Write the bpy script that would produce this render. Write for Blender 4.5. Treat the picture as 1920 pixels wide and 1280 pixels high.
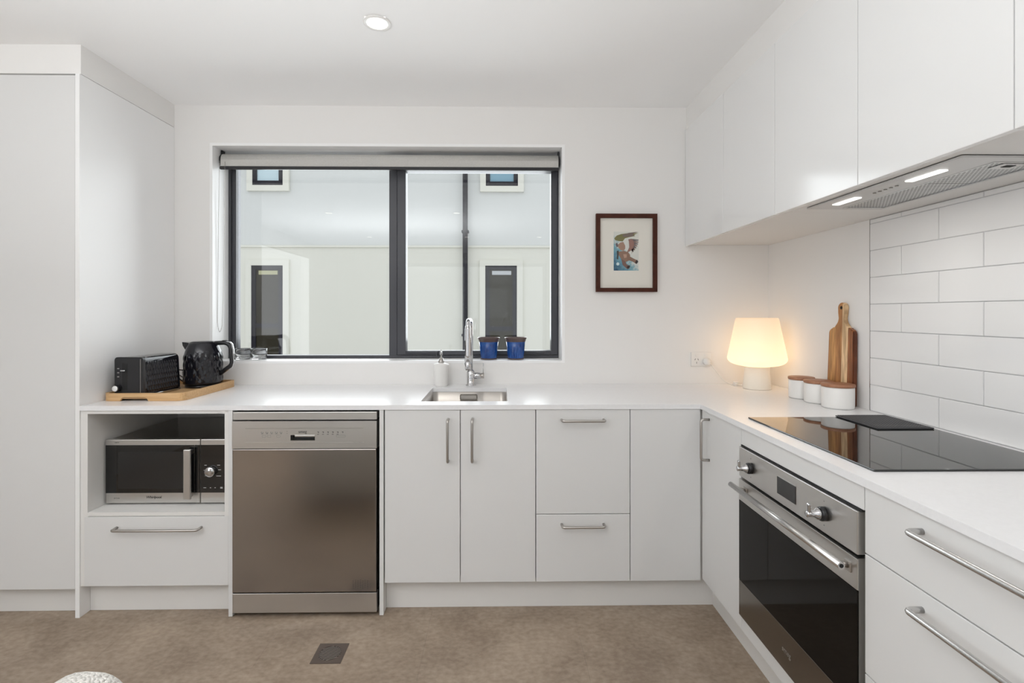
import bpy, bmesh, math, random
from mathutils import Vector, Matrix
random.seed(7)
for o in list(bpy.data.objects): bpy.data.objects.remove(o)
C = bpy.context.scene.collection
PI = math.pi

# ------------------------------------------------------------------ camera
cam = bpy.data.cameras.new('camera')
camera = bpy.data.objects.new('camera', cam); C.objects.link(camera)
cam.sensor_width = 36; cam.lens = 36*950/1920
cam.shift_x = (960-949.4)/1920; cam.shift_y = (586.5-640)/1920
cam.clip_start = .02; cam.clip_end = 200
camera.location = (0, 0, 1.27)
camera.rotation_euler = (PI/2, 0, -math.atan(14.4/950))
bpy.context.scene.camera = camera

# ------------------------------------------------------------------ world, lights, exposure
vs = bpy.context.scene.view_settings
vs.view_transform = 'Standard'; vs.look = 'None'; vs.exposure = .17; vs.gamma = 1
vs.use_curve_mapping = False
w = bpy.data.worlds.new('sky'); bpy.context.scene.world = w; w.use_nodes = True
bg = w.node_tree.nodes['Background']
bg.inputs[0].default_value = (.95, .975, 1, 1); bg.inputs[1].default_value = 1.05

def area(name, loc, rot, sx, sy, power, col=(1, 1, 1)):
    l = bpy.data.lights.new(name, 'AREA'); l.shape = 'RECTANGLE'; l.size = sx; l.size_y = sy
    l.energy = power; l.color = col
    o = bpy.data.objects.new(name, l); C.objects.link(o); o.location = loc; o.rotation_euler = rot
    return o
# fill light added at the unseen doors behind the camera and unseen left window
area('rear_fill', (-.6, -3.45, 1.25), (PI/2, 0, 0), 2.9, 2.0, 2, (1, .99, .975))
bpy.context.scene.cycles.diffuse_bounces = 7
# unseen upward fill light added behind the viewpoint to brighten the ceiling
area('ceiling_fill', (-1.25, -.50, 1.40), (PI, 0, 0), 2.2, 1.0, 76, (.95, .975, 1))
area('kitchen_window_daylight', (-.6, 3.25, 1.75), (-PI/2, 0, 0), 1.8, 1.3, 33, (.93, .97, 1))
area('side_fill', (-2.9, -.9, 1.35), (0, -PI/2, 0), 1.5, 2.0, 20, (.95, .975, 1))  # unseen light added to brighten the right wall and tiles
def spot(name, loc, power):
    l = bpy.data.lights.new(name, 'SPOT'); l.energy = power; l.spot_size = math.radians(150); l.spot_blend = .8
    l.shadow_soft_size = .05; l.color = (1, .97, .92)
    o = bpy.data.objects.new(name, l); C.objects.link(o); o.location = loc
    return o
DLAB = ['', 'added recessed downlight straight behind the dishwasher one, over the room', 'added recessed downlight nearest the middle of the patio door', 'added recessed downlight over the left side of the room near the tall cupboard', 'added recessed downlight over the right side near the patio door', 'added recessed downlight in the far left corner by the patio door']
DOWNLIGHTS = [(-.469, 1.963), (-.469, .2), (-.469, -1.6), (-1.9, .2), (.6, -1.6), (-1.9, -1.6)]  # first is in view; the rest are unseen, added for light

# ------------------------------------------------------------------ materials
def mat(name, col, rough=.5, metal=0, **k):
    m = bpy.data.materials.new(name); m.use_nodes = True
    b = m.node_tree.nodes['Principled BSDF']
    b.inputs['Base Color'].default_value = (*col, 1); b.inputs['Roughness'].default_value = rough
    b.inputs['Metallic'].default_value = metal
    for n, v in k.items(): b.inputs[n.replace('_', ' ')].default_value = v
    return m
def nodes(m): return m.node_tree.nodes, m.node_tree.links, m.node_tree.nodes['Principled BSDF']
def noise_color(m, stops, scale=(1, 1, 1), nscale=5, detail=6, rough=.6, dist=0):
    N, L, b = nodes(m)
    tc = N.new('ShaderNodeTexCoord'); mp = N.new('ShaderNodeMapping'); mp.inputs['Scale'].default_value = scale
    no = N.new('ShaderNodeTexNoise'); no.inputs['Scale'].default_value = nscale; no.inputs['Detail'].default_value = detail
    no.inputs['Roughness'].default_value = rough; no.inputs['Distortion'].default_value = dist
    cr = N.new('ShaderNodeValToRGB')
    while len(cr.color_ramp.elements) < len(stops): cr.color_ramp.elements.new(.5)
    for e, (p, c) in zip(cr.color_ramp.elements, stops): e.position = p; e.color = (*c, 1)
    L.new(tc.outputs['Object'], mp.inputs[0]); L.new(mp.outputs[0], no.inputs[0]); L.new(no.outputs['Fac'], cr.inputs[0])
    L.new(cr.outputs[0], b.inputs['Base Color'])
    return no, mp, cr
def noise_bump(m, nscale, strength, dist=.001, scale=(1, 1, 1), detail=3):
    N, L, b = nodes(m)
    tc = N.new('ShaderNodeTexCoord'); mp = N.new('ShaderNodeMapping'); mp.inputs['Scale'].default_value = scale
    no = N.new('ShaderNodeTexNoise'); no.inputs['Scale'].default_value = nscale; no.inputs['Detail'].default_value = detail
    bu = N.new('ShaderNodeBump'); bu.inputs['Strength'].default_value = strength; bu.inputs['Distance'].default_value = dist
    L.new(tc.outputs['Object'], mp.inputs[0]); L.new(mp.outputs[0], no.inputs[0]); L.new(no.outputs['Fac'], bu.inputs['Height'])
    L.new(bu.outputs[0], b.inputs['Normal'])

M = {}
M['paint'] = mat('wall_paint', (.81, .80, .785), .7); noise_bump(M['paint'], 260, .06)
M['ceiling'] = mat('ceiling_paint', (.92, .92, .92), .8)
M['reveal'] = mat('window_trim_paint', (.88, .88, .88), .35)
M['white'] = mat('white_lacquer_shaded', (.70, .70, .695), .38)  # white lacquer darkened to put the shade of the fronts into its colour
M['litwhite'] = mat('white_lacquer_lit', (.86, .86, .86), .4)  # same white, lightened to paint in the light on the tall side
M['gloss'] = mat('white_gloss_lacquer', (.80, .80, .795), .14)
M['carcass'] = mat('white_melamine', (.74, .73, .71), .5)
M['counter'] = mat('white_stone_counter', (.88, .88, .885), .22); noise_color(M['counter'], [(.35, (.79, .79, .80)), (.65, (.81, .81, .82))], nscale=90)
M['tile'] = mat('glazed_white_tile', (.80, .80, .80), .06); noise_bump(M['tile'], 9, .05, .002, detail=1)
M['grout'] = mat('grey_grout', (.52, .52, .531), .9)
M['steel'] = mat('brushed_steel', (.60, .585, .565), .3, 1); noise_bump(M['steel'], 60, .12, .0004, (1, 1, 40))
M['steel_dark'] = mat('polished_dark_steel', (.24, .22, .20), .17, 1)
M['steel_dw'] = mat('brushed_steel_door', (.36, .33, .305), .2, 1); noise_bump(M['steel_dw'], 50, .06, .0003, (40, 1, 1))
M['steel_sink'] = mat('satin_sink_steel', (.58, .55, .52), .34, 1)
M['chrome'] = mat('chrome', (.60, .60, .61), .06, 1)
M['nickel'] = mat('satin_nickel', (.50, .475, .45), .3, 1)
M['alu'] = mat('satin_aluminium', (.62, .61, .60), .26, 1)
M['blackglass'] = mat('black_glass', (.006, .006, .006), .03); M['blackglass'].node_tree.nodes['Principled BSDF'].inputs['IOR'].default_value = 1.6
M['ovenglass'] = mat('tinted_oven_glass', (.006, .005, .004), .04, IOR=1.22)
M['black'] = mat('black_plastic', (.012, .012, .014), .32)
M['glossblack'] = mat('gloss_black_plastic', (.008, .008, .012), .08)
M['void'] = mat('dark_gap', (.01, .01, .01), .8)
M['frame'] = mat('dark_aluminium_joinery', (.055, .056, .066), .38)
M['whiteplastic'] = mat('white_plastic', (.80, .79, .77), .35)
M['ceramic'] = mat('white_ceramic', (.80, .79, .77), .3)
M['blueglaze'] = mat('blue_glaze', (.012, .055, .25), .12); noise_color(M['blueglaze'], [(.3, (.008, .035, .17)), (.7, (.02, .10, .36))], nscale=22)
M['browngla'] = mat('brown_glaze_rim', (.10, .065, .06), .3)
M['soil'] = mat('dry_soil', (.09, .06, .04), .95)
M['frame_wood'] = mat('dark_red_wood', (.060, .018, .010), .6, IOR=1.3); noise_color(M['frame_wood'], [(.3, (.045, .013, .008)), (.7, (.080, .024, .014))], (1, 1, 1), 30)
M['mount'] = mat('cream_card', (.74, .72, .66), .8)
M['lid'] = mat('acacia_lid', (.34, .15, .08), .45); noise_color(M['lid'], [(.3, (.27, .11, .055)), (.7, (.42, .20, .11))], (30, 3, 3), 2)
M['bamboo'] = mat('bamboo', (.58, .36, .17), .45); noise_color(M['bamboo'], [(.3, (.50, .29, .12)), (.7, (.66, .43, .22))], (3, 60, 60), 2)
M['blind'] = mat('grey_linen_weave', (.50, .49, .47), .9); noise_color(M['blind'], [(.3, (.46, .45, .425)), (.7, (.62, .61, .585))], (30, 30, 300), 4); 
M['boucle'] = mat('cream_boucle', (.76, .73, .68), 1)
N, L, b = nodes(M['boucle'])
vo = N.new('ShaderNodeTexVoronoi'); vo.inputs['Scale'].default_value = 150; tc = N.new('ShaderNodeTexCoord'); bu = N.new('ShaderNodeBump')
bu.inputs['Strength'].default_value = 1; bu.inputs['Distance'].default_value = .010; bu.invert = True
L.new(tc.outputs['Object'], vo.inputs[0]); L.new(vo.outputs['Distance'], bu.inputs['Height']); L.new(bu.outputs[0], b.inputs['Normal'])
# floor: brown stone-look vinyl
M['floor'] = mat('brown_stone_vinyl', (.2, .15, .11), .48)
N, L, b = nodes(M['floor'])
geo = N.new('ShaderNodeNewGeometry'); mp = N.new('ShaderNodeMapping'); mp.inputs['Scale'].default_value = (1, 1.3, 1)
n1 = N.new('ShaderNodeTexNoise'); n1.inputs['Scale'].default_value = 3.2; n1.inputs['Detail'].default_value = 9; n1.inputs['Roughness'].default_value = .68; n1.inputs['Distortion'].default_value = .5
n2 = N.new('ShaderNodeTexNoise'); n2.inputs['Scale'].default_value = 45; n2.inputs['Detail'].default_value = 6
mx = N.new('ShaderNodeMix'); mx.inputs[0].default_value = .38
cr = N.new('ShaderNodeValToRGB'); cr.color_ramp.elements[0].position = .38; cr.color_ramp.elements[1].position = .64
cr.color_ramp.elements[0].color = (.230, .172, .126, 1); cr.color_ramp.elements[1].color = (.40, .32, .245, 1)
L.new(geo.outputs['Position'], mp.inputs[0]); L.new(mp.outputs[0], n1.inputs[0]); L.new(mp.outputs[0], n2.inputs[0])
L.new(n1.outputs['Fac'], mx.inputs[2]); L.new(n2.outputs['Fac'], mx.inputs[3]); L.new(mx.outputs[0], cr.inputs[0]); L.new(cr.outputs[0], b.inputs['Base Color'])
# cutting board: glued strips, colour by strip then grain
M['board'] = mat('acacia_board', (.3, .15, .07), .42)
N, L, b = nodes(M['board'])
tc = N.new('ShaderNodeTexCoord'); sp = N.new('ShaderNodeSeparateXYZ'); mr = N.new('ShaderNodeMapRange')
mr.inputs[1].default_value = -.095; mr.inputs[2].default_value = .095
cr = N.new('ShaderNodeValToRGB'); cr.color_ramp.interpolation = 'CONSTANT'
st = [(0, (.16, .045, .014)), (.12, (.36, .13, .04)), (.26, (.80, .58, .34)), (.46, (.46, .21, .07)), (.66, (.56, .29, .10)), (.88, (.38, .15, .05))]
while len(cr.color_ramp.elements) < len(st): cr.color_ramp.elements.new(.5)
for e, (p, c) in zip(cr.color_ramp.elements, st): e.position = p; e.color = (*c, 1)
mp = N.new('ShaderNodeMapping'); mp.inputs['Scale'].default_value = (1, 55, 5)
no = N.new('ShaderNodeTexNoise'); no.inputs['Scale'].default_value = 1.6; no.inputs['Detail'].default_value = 5; no.inputs['Distortion'].default_value = .6
c2 = N.new('ShaderNodeValToRGB'); c2.color_ramp.elements[0].position = .3; c2.color_ramp.elements[0].color = (.45, .38, .32, 1); c2.color_ramp.elements[1].position = .65; c2.color_ramp.elements[1].color = (1.1, 1.1, 1.1, 1)
mx = N.new('ShaderNodeMix'); mx.data_type = 'RGBA'; mx.blend_type = 'MULTIPLY'; mx.inputs[0].default_value = 1
L.new(tc.outputs['Object'], sp.inputs[0]); L.new(sp.outputs[1], mr.inputs[0]); L.new(mr.outputs[0], cr.inputs[0])
L.new(tc.outputs['Object'], mp.inputs[0]); L.new(mp.outputs[0], no.inputs[0]); L.new(no.outputs['Fac'], c2.inputs[0])
L.new(cr.outputs[0], mx.inputs[6]); L.new(c2.outputs[0], mx.inputs[7]); L.new(mx.outputs[2], b.inputs['Base Color'])
# perforated hood filter
M['filter'] = mat('pressed_filter_mesh', (.5, .5, .5), .35, 1)
N, L, b = nodes(M['filter'])
tc = N.new('ShaderNodeTexCoord'); br = N.new('ShaderNodeTexBrick'); br.inputs['Scale'].default_value = 1
br.inputs['Brick Width'].default_value = .0105; br.inputs['Row Height'].default_value = .0075; br.inputs['Mortar Size'].default_value = .0019; br.inputs['Mortar Smooth'].default_value = .3
br.inputs['Color1'].default_value = (.05, .05, .05, 1); br.inputs['Color2'].default_value = (.12, .12, .12, 1); br.inputs['Mortar'].default_value = (.66, .66, .65, 1)
L.new(tc.outputs['Object'], br.inputs[0]); L.new(br.outputs['Color'], b.inputs['Base Color'])
# ribbed mat
M['mat'] = mat('charcoal_silicone', (.065, .066, .070), .5)
def glass_mat(name, tint=(1, 1, 1), rough=0):
    m = bpy.data.materials.new(name); m.use_nodes = True; N = m.node_tree.nodes; L = m.node_tree.links
    N.remove(N['Principled BSDF']); t = N.new('ShaderNodeBsdfTransparent'); t.inputs[0].default_value = (*tint, 1)
    g = N.new('ShaderNodeBsdfGlossy'); g.inputs['Roughness'].default_value = rough
    f = N.new('ShaderNodeFresnel'); f.inputs[0].default_value = 1.5; x = N.new('ShaderNodeMixShader')
    L.new(f.outputs[0], x.inputs[0]); L.new(t.outputs[0], x.inputs[1]); L.new(g.outputs[0], x.inputs[2]); L.new(x.outputs[0], N['Material Output'].inputs[0])
    return m
M['pane'] = glass_mat('window_glass', (.97, .98, .98))
M['tumbler'] = mat('clear_tumbler_glass', (1, 1, 1), 0, Transmission_Weight=1.0, IOR=1.5)
def emit(name, col, s):
    m = bpy.data.materials.new(name); m.use_nodes = True; N = m.node_tree.nodes; L = m.node_tree.links
    N.remove(N['Principled BSDF']); e = N.new('ShaderNodeEmission'); e.inputs[0].default_value = (*col, 1); e.inputs[1].default_value = s
    L.new(e.outputs[0], N['Material Output'].inputs[0]); return m
M['led'] = emit('led_diffuser', (1, .96, .88), 6)
M['hoodled'] = emit('hood_led', (1, .98, .94), 5)
M['shade'] = mat('lit_plastic_shade', (.30, .30, .30), .5)
b = M['shade'].node_tree.nodes['Principled BSDF']; b.inputs['Emission Color'].default_value = (1, .67, .385, 1)
# the bulb sits low in the shade, so the plastic glows brighter near its bottom
N, L, b = nodes(M['shade']); tc = N.new('ShaderNodeTexCoord'); sp = N.new('ShaderNodeSeparateXYZ'); mr = N.new('ShaderNodeMapRange')
mr.inputs[1].default_value = .12; mr.inputs[2].default_value = .36; mr.inputs[3].default_value = 1.25; mr.inputs[4].default_value = .72
L.new(tc.outputs['Object'], sp.inputs[0]); L.new(sp.outputs[2], mr.inputs[0]); L.new(mr.outputs[0], b.inputs['Emission Strength'])
M['lampbase'] = mat('lamp_base_plastic', (.86, .82, .74), .5)
# outside
M['render'] = mat('cream_render', (.74, .735, .67), .9)
M['render_upper'] = mat('render_skylight_tint', (.655, .67, .66), .9)  # same render as below, with bluish skylight put into its colour
M['extframe'] = mat('charcoal_exterior_joinery', (.022, .021, .028), .6, IOR=1.2)
M['extglass'] = mat('dark_exterior_glass', (.030, .026, .016), .08, IOR=1.2)
M['blueglass'] = mat('blue_blind_behind_glass', (.20, .36, .46), .2)
M['paleglass'] = mat('pale_blind_behind_glass', (.52, .66, .72), .2)
M['pipe'] = mat('dark_grey_pipe', (.028, .027, .033), .6, IOR=1.2)
M['ground'] = mat('pale_concrete', (.45, .44, .42), .9)
M['ink'] = mat('black_print', (.02, .02, .02), .5)
M['greyink'] = mat('grey_print', (.22, .22, .21), .5)
M['whiteink'] = mat('white_print', (.7, .7, .7), .5)

# ------------------------------------------------------------------ mesh helpers
def box(bm, x0, x1, y0, y1, z0, z1, bev=0, seg=2, mi=0):
    t = bmesh.new(); bmesh.ops.create_cube(t, size=1)
    for v in t.verts: v.co = Vector((x0+(v.co.x+.5)*(x1-x0), y0+(v.co.y+.5)*(y1-y0), z0+(v.co.z+.5)*(z1-z0)))
    if bev: bmesh.ops.bevel(t, geom=t.edges[:], offset=bev, segments=seg, affect='EDGES', profile=.5)
    for f in t.faces: f.material_index = mi
    join(bm, t); return bm
def join(bm, t, mtx=None):
    if mtx is not None: bmesh.ops.transform(t, matrix=mtx, verts=t.verts)
    vm = [bm.verts.new(v.co) for v in t.verts]; t.verts.index_update()
    for f in t.faces:
        nf = bm.faces.new([vm[v.index] for v in f.verts]); nf.smooth = f.smooth; nf.material_index = f.material_index
    t.free()
def tube(bm, pts, r, n=10, cap=True, flat=None):
    """round tube through pts; flat=(a,b) scales the two cross axes"""
    pts = [Vector(p) for p in pts]; rings = []; up = None
    for i, p in enumerate(pts):
        d = ((pts[min(i+1, len(pts)-1)]-p).normalized() + (p-pts[max(i-1, 0)]).normalized())
        d.normalize()
        if up is None:
            up = Vector((0, 0, 1)) if abs(d.z) < .9 else Vector((0, 1, 0))
        s = d.cross(up).normalized(); up = s.cross(d).normalized()
        a = pts[min(i+1, len(pts)-1)]-p; c = p-pts[max(i-1, 0)]
        k = 1
        if 0 < i < len(pts)-1 and a.length and c.length:
            k = 1/max(.5, math.cos(a.angle(c)/2))
        rr = r[i] if isinstance(r, (list, tuple)) else r
        fa, fb = flat or (1, 1)
        rings.append([bm.verts.new(p + s*math.cos(2*PI*j/n)*rr*fa*k + up*math.sin(2*PI*j/n)*rr*fb) for j in range(n)])
    for a, c in zip(rings, rings[1:]):
        for j in range(n):
            f = bm.faces.new((a[j], a[(j+1) % n], c[(j+1) % n], c[j])); f.smooth = True
    if cap: bm.faces.new(rings[0]); bm.faces.new(rings[-1][::-1])
    return bm
def arc(a, b_, c, n=5):
    """quadratic corner from a to c around b_"""
    a, b_, c = Vector(a), Vector(b_), Vector(c)
    return [tuple((1-t)**2*a+2*t*(1-t)*b_+t*t*c) for t in [i/n for i in range(n+1)]]
def lathe(bm, prof, cx=0, cy=0, n=40, fn=None, smooth=True):
    rings = []
    for r, z in prof:
        if r < 1e-5: rings.append([bm.verts.new((cx, cy, z))]*1); continue
        rings.append([bm.verts.new((cx+(r+(fn(2*PI*j/n, z, r) if fn else 0))*math.cos(2*PI*j/n), cy+(r+(fn(2*PI*j/n, z, r) if fn else 0))*math.sin(2*PI*j/n), z)) for j in range(n)])
    for a, c in zip(rings, rings[1:]):
        for j in range(n):
            k = (j+1) % n
            if len(a) == 1 and len(c) == 1: continue
            if len(a) == 1: f = bm.faces.new((a[0], c[k], c[j]))
            elif len(c) == 1: f = bm.faces.new((a[j], a[k], c[0]))
            else: f = bm.faces.new((a[j], a[k], c[k], c[j]))
            f.smooth = smooth
    return bm
def prism(bm, poly, axis, lo, hi, mi=0, smooth=False):
    """extrude 2D polygon along axis 'x','y','z'"""
    def P(u, v, w_): return {'z': (u, v, w_), 'y': (u, w_, v), 'x': (w_, u, v)}[axis]
    a = [bm.verts.new(P(u, v, lo)) for u, v in poly]; c = [bm.verts.new(P(u, v, hi)) for u, v in poly]; n = len(poly)
    for i in range(n):
        f = bm.faces.new((a[i], a[(i+1) % n], c[(i+1) % n], c[i])); f.material_index = mi; f.smooth = smooth
    for f in (bm.faces.new(a[::-1]), bm.faces.new(c)): f.material_index = mi
    return bm
def cells(bm, us, vs_, keep, axis, lo, hi):
    """slab made of grid cells; keep(i,j) says which are solid; only outer faces are built"""
    def P(u, v, w_): return {'z': (u, v, w_), 'y': (u, w_, v), 'x': (w_, u, v)}[axis]
    cache = {}
    def V(i, j, k):
        if (i, j, k) not in cache: cache[(i, j, k)] = bm.verts.new(P(us[i], vs_[j], (lo, hi)[k]))
        return cache[(i, j, k)]
    K = lambda i, j: 0 <= i < len(us)-1 and 0 <= j < len(vs_)-1 and keep(i, j)
    for i in range(len(us)-1):
        for j in range(len(vs_)-1):
            if not K(i, j): continue
            bm.faces.new((V(i, j, 0), V(i, j+1, 0), V(i+1, j+1, 0), V(i+1, j, 0))); bm.faces.new((V(i, j, 1), V(i+1, j, 1), V(i+1, j+1, 1), V(i, j+1, 1)))
            if not K(i-1, j): bm.faces.new((V(i, j, 0), V(i, j, 1), V(i, j+1, 1), V(i, j+1, 0)))
            if not K(i+1, j): bm.faces.new((V(i+1, j, 0), V(i+1, j+1, 0), V(i+1, j+1, 1), V(i+1, j, 1)))
            if not K(i, j-1): bm.faces.new((V(i, j, 0), V(i+1, j, 0), V(i+1, j, 1), V(i, j, 1)))
            if not K(i, j+1): bm.faces.new((V(i, j+1, 0), V(i, j+1, 1), V(i+1, j+1, 1), V(i+1, j+1, 0)))
    return bm
def rrect(x0, x1, y0, y1, r, n=6):
    out = []
    for cx, cy, a0 in ((x1-r, y1-r, 0), (x0+r, y1-r, PI/2), (x0+r, y0+r, PI), (x1-r, y0+r, 1.5*PI)):
        out += [(cx+r*math.cos(a0+PI/2*i/n), cy+r*math.sin(a0+PI/2*i/n)) for i in range(n+1)]
    return out
def ring(bm, outer, inner, axis, lo, hi):
    def P(u, v, w_): return {'z': (u, v, w_), 'y': (u, w_, v), 'x': (w_, u, v)}[axis]
    n = len(outer)
    R = [[bm.verts.new(P(u, v, h)) for u, v in poly] for poly, h in ((outer, lo), (outer, hi), (inner, hi), (inner, lo))]
    for a, c in zip(R, R[1:]+R[:1]):
        for i in range(n): bm.faces.new((a[i], a[(i+1) % n], c[(i+1) % n], c[i]))
    return bm
ORG = {}
def obj(name, bm, m, parent=None, local=False, label=None):
    """one mesh object; bm in world coordinates unless local"""
    org = Vector((0, 0, 0))
    if parent is not None: org = ORG[parent.name]
    if not local and org.length: bmesh.ops.translate(bm, vec=-org, verts=bm.verts)
    bmesh.ops.recalc_face_normals(bm, faces=bm.faces)
    me = bpy.data.meshes.new(name); bm.to_mesh(me); bm.free()
    for x in (m if isinstance(m, list) else [m]): me.materials.append(x)
    o = bpy.data.objects.new(name, me); C.objects.link(o)
    if parent is not None: o.parent = parent
    ORG[o.name] = org
    if label: o['label'] = label
    return o
def thing(name, label, cat, loc, rotz=0, group=None):
    o = bpy.data.objects.new(name, None); o.empty_display_size = .05; C.objects.link(o); o.location = loc; o.rotation_euler = (0, 0, rotz)
    o['label'] = label; o['category'] = cat
    if group: o['group'] = group
    ORG[o.name] = Vector(loc); return o
def tag(o, label, cat, group=None):
    o['label'] = label; o['category'] = cat
    if group: o['group'] = group
    return o
def struct(name, bm, m, parent=None, label=None):
    o = obj(name, bm, m, parent)
    if parent is None: o['kind'] = 'structure'
    if label: o['label'] = label
    return o
def B(*a, **k): return box(bmesh.new(), *a, **k)
def text(body, size, m, parent, mtx, depth=.0004, name='lettering', shear=0, label=None):
    cu = bpy.data.curves.new('t', 'FONT'); cu.body = body; cu.size = size; cu.extrude = depth; cu.align_x = 'CENTER'; cu.align_y = 'CENTER'; cu.shear = shear
    t = bpy.data.objects.new('t', cu); C.objects.link(t)
    bpy.context.view_layer.update()
    me = bpy.data.meshes.new_from_object(t.evaluated_get(bpy.context.evaluated_depsgraph_get()))
    bpy.data.objects.remove(t); bm = bmesh.new(); bm.from_mesh(me); bmesh.ops.transform(bm, matrix=mtx, verts=bm.verts)
    return obj(name, bm, m, parent, label=label)
FRONT = Matrix.Rotation(PI/2, 4, 'X')                      # text that reads from -Y
LEFTF = Matrix.Rotation(-PI/2, 4, 'Z') @ FRONT             # text on a face that looks to -X

# ================================================================== room shell
ZC, YB, XW, XT = 2.39, 2.755, 1.480, -1.745
CT, CB = .883, .863
win = (-1.545, .348, 1.0100, 2.1745)
bm = cells(bmesh.new(), [-3.1, win[0], win[1], 1.6], [-.1, win[2], win[3], ZC+.1], lambda i, j: not (i == 1 and j == 1), 'y', YB, YB+.235)
struct('wall_back', bm, M['paint'])
wr = struct('wall_right', B(XW, XW+.12, -3.7, YB, -.1, ZC+.1), M['paint'])
M['dimwall'] = mat('dimmed_wall_paint', (.50, .48, .45), .7)  # unseen walls darkened to throw less light onto the cabinet fronts
struct('wall_left', cells(bmesh.new(), [-3.7, -1.95, .15, YB], [-.1, .55, 2.15, ZC+.1], lambda i, j: not (i == 1 and j == 1), 'x', -3.12, -3.0), M['dimwall'])
w2 = struct('added_window_2', ring(bmesh.new(), [(-1.95, .55), (.15, .55), (.15, 2.15), (-1.95, 2.15)], [(-1.89, .61), (.09, .61), (.09, 2.09), (-1.89, 2.09)], 'x', -3.10, -3.04), M['frame'], label='unseen side window added with the fill light for the right wall')  # window added out of view to go with the side fill light
obj('pane', B(-3.073, -3.067, -1.89, .09, .61, 2.09), M['pane'], w2)
bm = cells(bmesh.new(), [-3.1, -2.1, .9, 1.6], [-.1, 0, 2.2, ZC+.1], lambda i, j: not (i == 1 and j == 1), 'y', -3.72, -3.6)
struct('wall_front', bm, M['dimwall'])
bm = cells(bmesh.new(), [-3.1, -.509, -.429, 1.6], [-3.7, 1.923, 2.003, YB+.1], lambda i, j: not (i == 1 and j == 1), 'z', ZC, ZC+.1)
struct('ceiling', bm, M['ceiling'])
fl = struct('floor', B(-3.1, 1.6, -3.7, YB+.1, -.1, -.004), M['grout'])
tcache = {}
def piece(name, key, mk, m, parent, loc, rot=None):
    if key not in tcache:
        bmx = mk(); bmesh.ops.recalc_face_normals(bmx, faces=bmx.faces); me = bpy.data.meshes.new(name); bmx.to_mesh(me); bmx.free(); me.materials.append(m); tcache[key] = me
    o = bpy.data.objects.new(name, tcache[key]); C.objects.link(o); o.parent = parent; o.location = loc
    if rot: o.rotation_euler = rot
    return o
def vinyl():
    t = bmesh.new(); box(t, -.2998, .2998, -.2998, .2998, -.004, 0); 
    return t
for i in range(-6, 3):
    for j in range(-9, 2):
        x = -.283+.3+.6*i; y = 1.70+.3+.6*j+.0
        if x-.3 < -3.5 or x+.3 > 1.62: continue
        piece('floor_tile', 'vinyl', vinyl, M['floor'], fl, (x, y, 0))
# wall tiles of the splashback, running from the tile edge towards the camera
YT, PT, ZR, PR = 1.9896, .3145, .987, .1058
def wtile(ln, ht):
    def f():
        t = bmesh.new(); box(t, -.0065, 0, -ln/2, ln/2, -ht/2, ht/2)
        e = [e for e in t.edges if all(v.co.x < -.006 for v in e.verts)]
        bmesh.ops.bevel(t, geom=e, offset=.0012, segments=2, affect='EDGES'); return t
    return f
g = .0022
struct('grout', B(XW-.0035, XW, .27, YT-.001, CT, 1.64), M['grout'], wr)
struct('tile_edge_trim', B(XW-.0072, XW, YT-.001, YT+.0012, CT, 1.64), M['alu'], wr)
rows = [(CT+.001, ZR)] + [(ZR+PR*k, ZR+PR*(k+1)) for k in range(6)] + [(ZR+PR*6, 1.6395)]
for r_, (z0, z1) in enumerate(rows):
    y = YT; first = True
    while y > .28:
        ln = PT if (r_ % 2 == 0 or not first) else PT/2
        if y-ln < .27: ln = y-.27
        if ln < .02: break
        h = z1-z0-g
        piece('tile', ('w', round(ln, 4), round(h, 4)), wtile(ln-g, h), M['tile'], wr, (XW, y-ln/2, (z0+z1)/2),
              (0, random.uniform(-.0016, .0016), random.uniform(-.0016, .0016)))
        y -= ln; first = False
# bulkheads above the cupboards, kickboards
struct('trim_1', B(-3.0, XT, 2.143, YB, 2.2685, ZC), M['paint'], label='plastered bulkhead above the tall cupboard')
struct('trim_2', B(1.026, XW, .1, YB, 2.2705, ZC), M['paint'], label='plastered bulkhead above the wall cupboards')
struct('trim_3', bm=ring(bmesh.new(), [(win[0]-.012, win[2]-.012), (win[1]+.012, win[2]-.012), (win[1]+.012, win[3]+.012), (win[0]-.012, win[3]+.012)],
       [(win[0]+.003, win[2]+.0006), (win[1]-.003, win[2]+.0006), (win[1]-.003, win[3]-.003), (win[0]+.003, win[3]-.003)], 'y', YB-.0015, YB+.16), m=M['reveal'], label='white painted lining of the window opening')

# ================================================================== window
W0, W1 = YB+.16, YB+.225
wo = struct('window_1', bmesh.new(), M['frame'])
wo['label'] = 'dark aluminium kitchen window with a fixed pane and an awning sash'
def bar(name, x0, x1, z0, z1, y0=W0, y1=W1, parent=wo, m=None, bev=.002):
    return obj(name, B(x0, x1, y0, y1, z0, z1, bev=bev), m or M['frame'], parent)
x0, x1, z0, z1 = win
bar('frame_jamb', x0, x0+.016, z0+.002, z1); bar('frame_jamb', x1-.009, x1, z0+.002, z1)
bar('frame_sill', x0+.016, x1-.009, z0+.002, z0+.0175); bar('frame_head', x0+.016, x1-.009, z1-.05, z1)
bar('glazing_bead', x0+.016, x0+.04, z0+.0175, z1-.05, W0+.012)
bar('mullion', -.628, -.583, z0+.0175, z1-.05)
sash = bar('sash', -.581, -.532, z0+.02, z1-.052, W0-.006, W1-.01)
bar('sash_stile', .3011, x1-.010, z0+.02, z1-.052, W0-.006, W1-.01, sash)
bar('sash_rail', -.532, .3011, z0+.02, z0+.0435, W0-.006, W1-.01, sash)
bar('sash_head_rail', -.532, .3011, z1-.09, z1-.052, W0-.006, W1-.01, sash)
obj('pane', B(x0+.04, -.628, W0+.030, W0+.035, z0+.0175, z1-.05), M['pane'], wo)
obj('pane', B(-.532, .3011, W0+.022, W0+.027, z0+.0435, z1-.09), M['pane'], sash)
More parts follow.
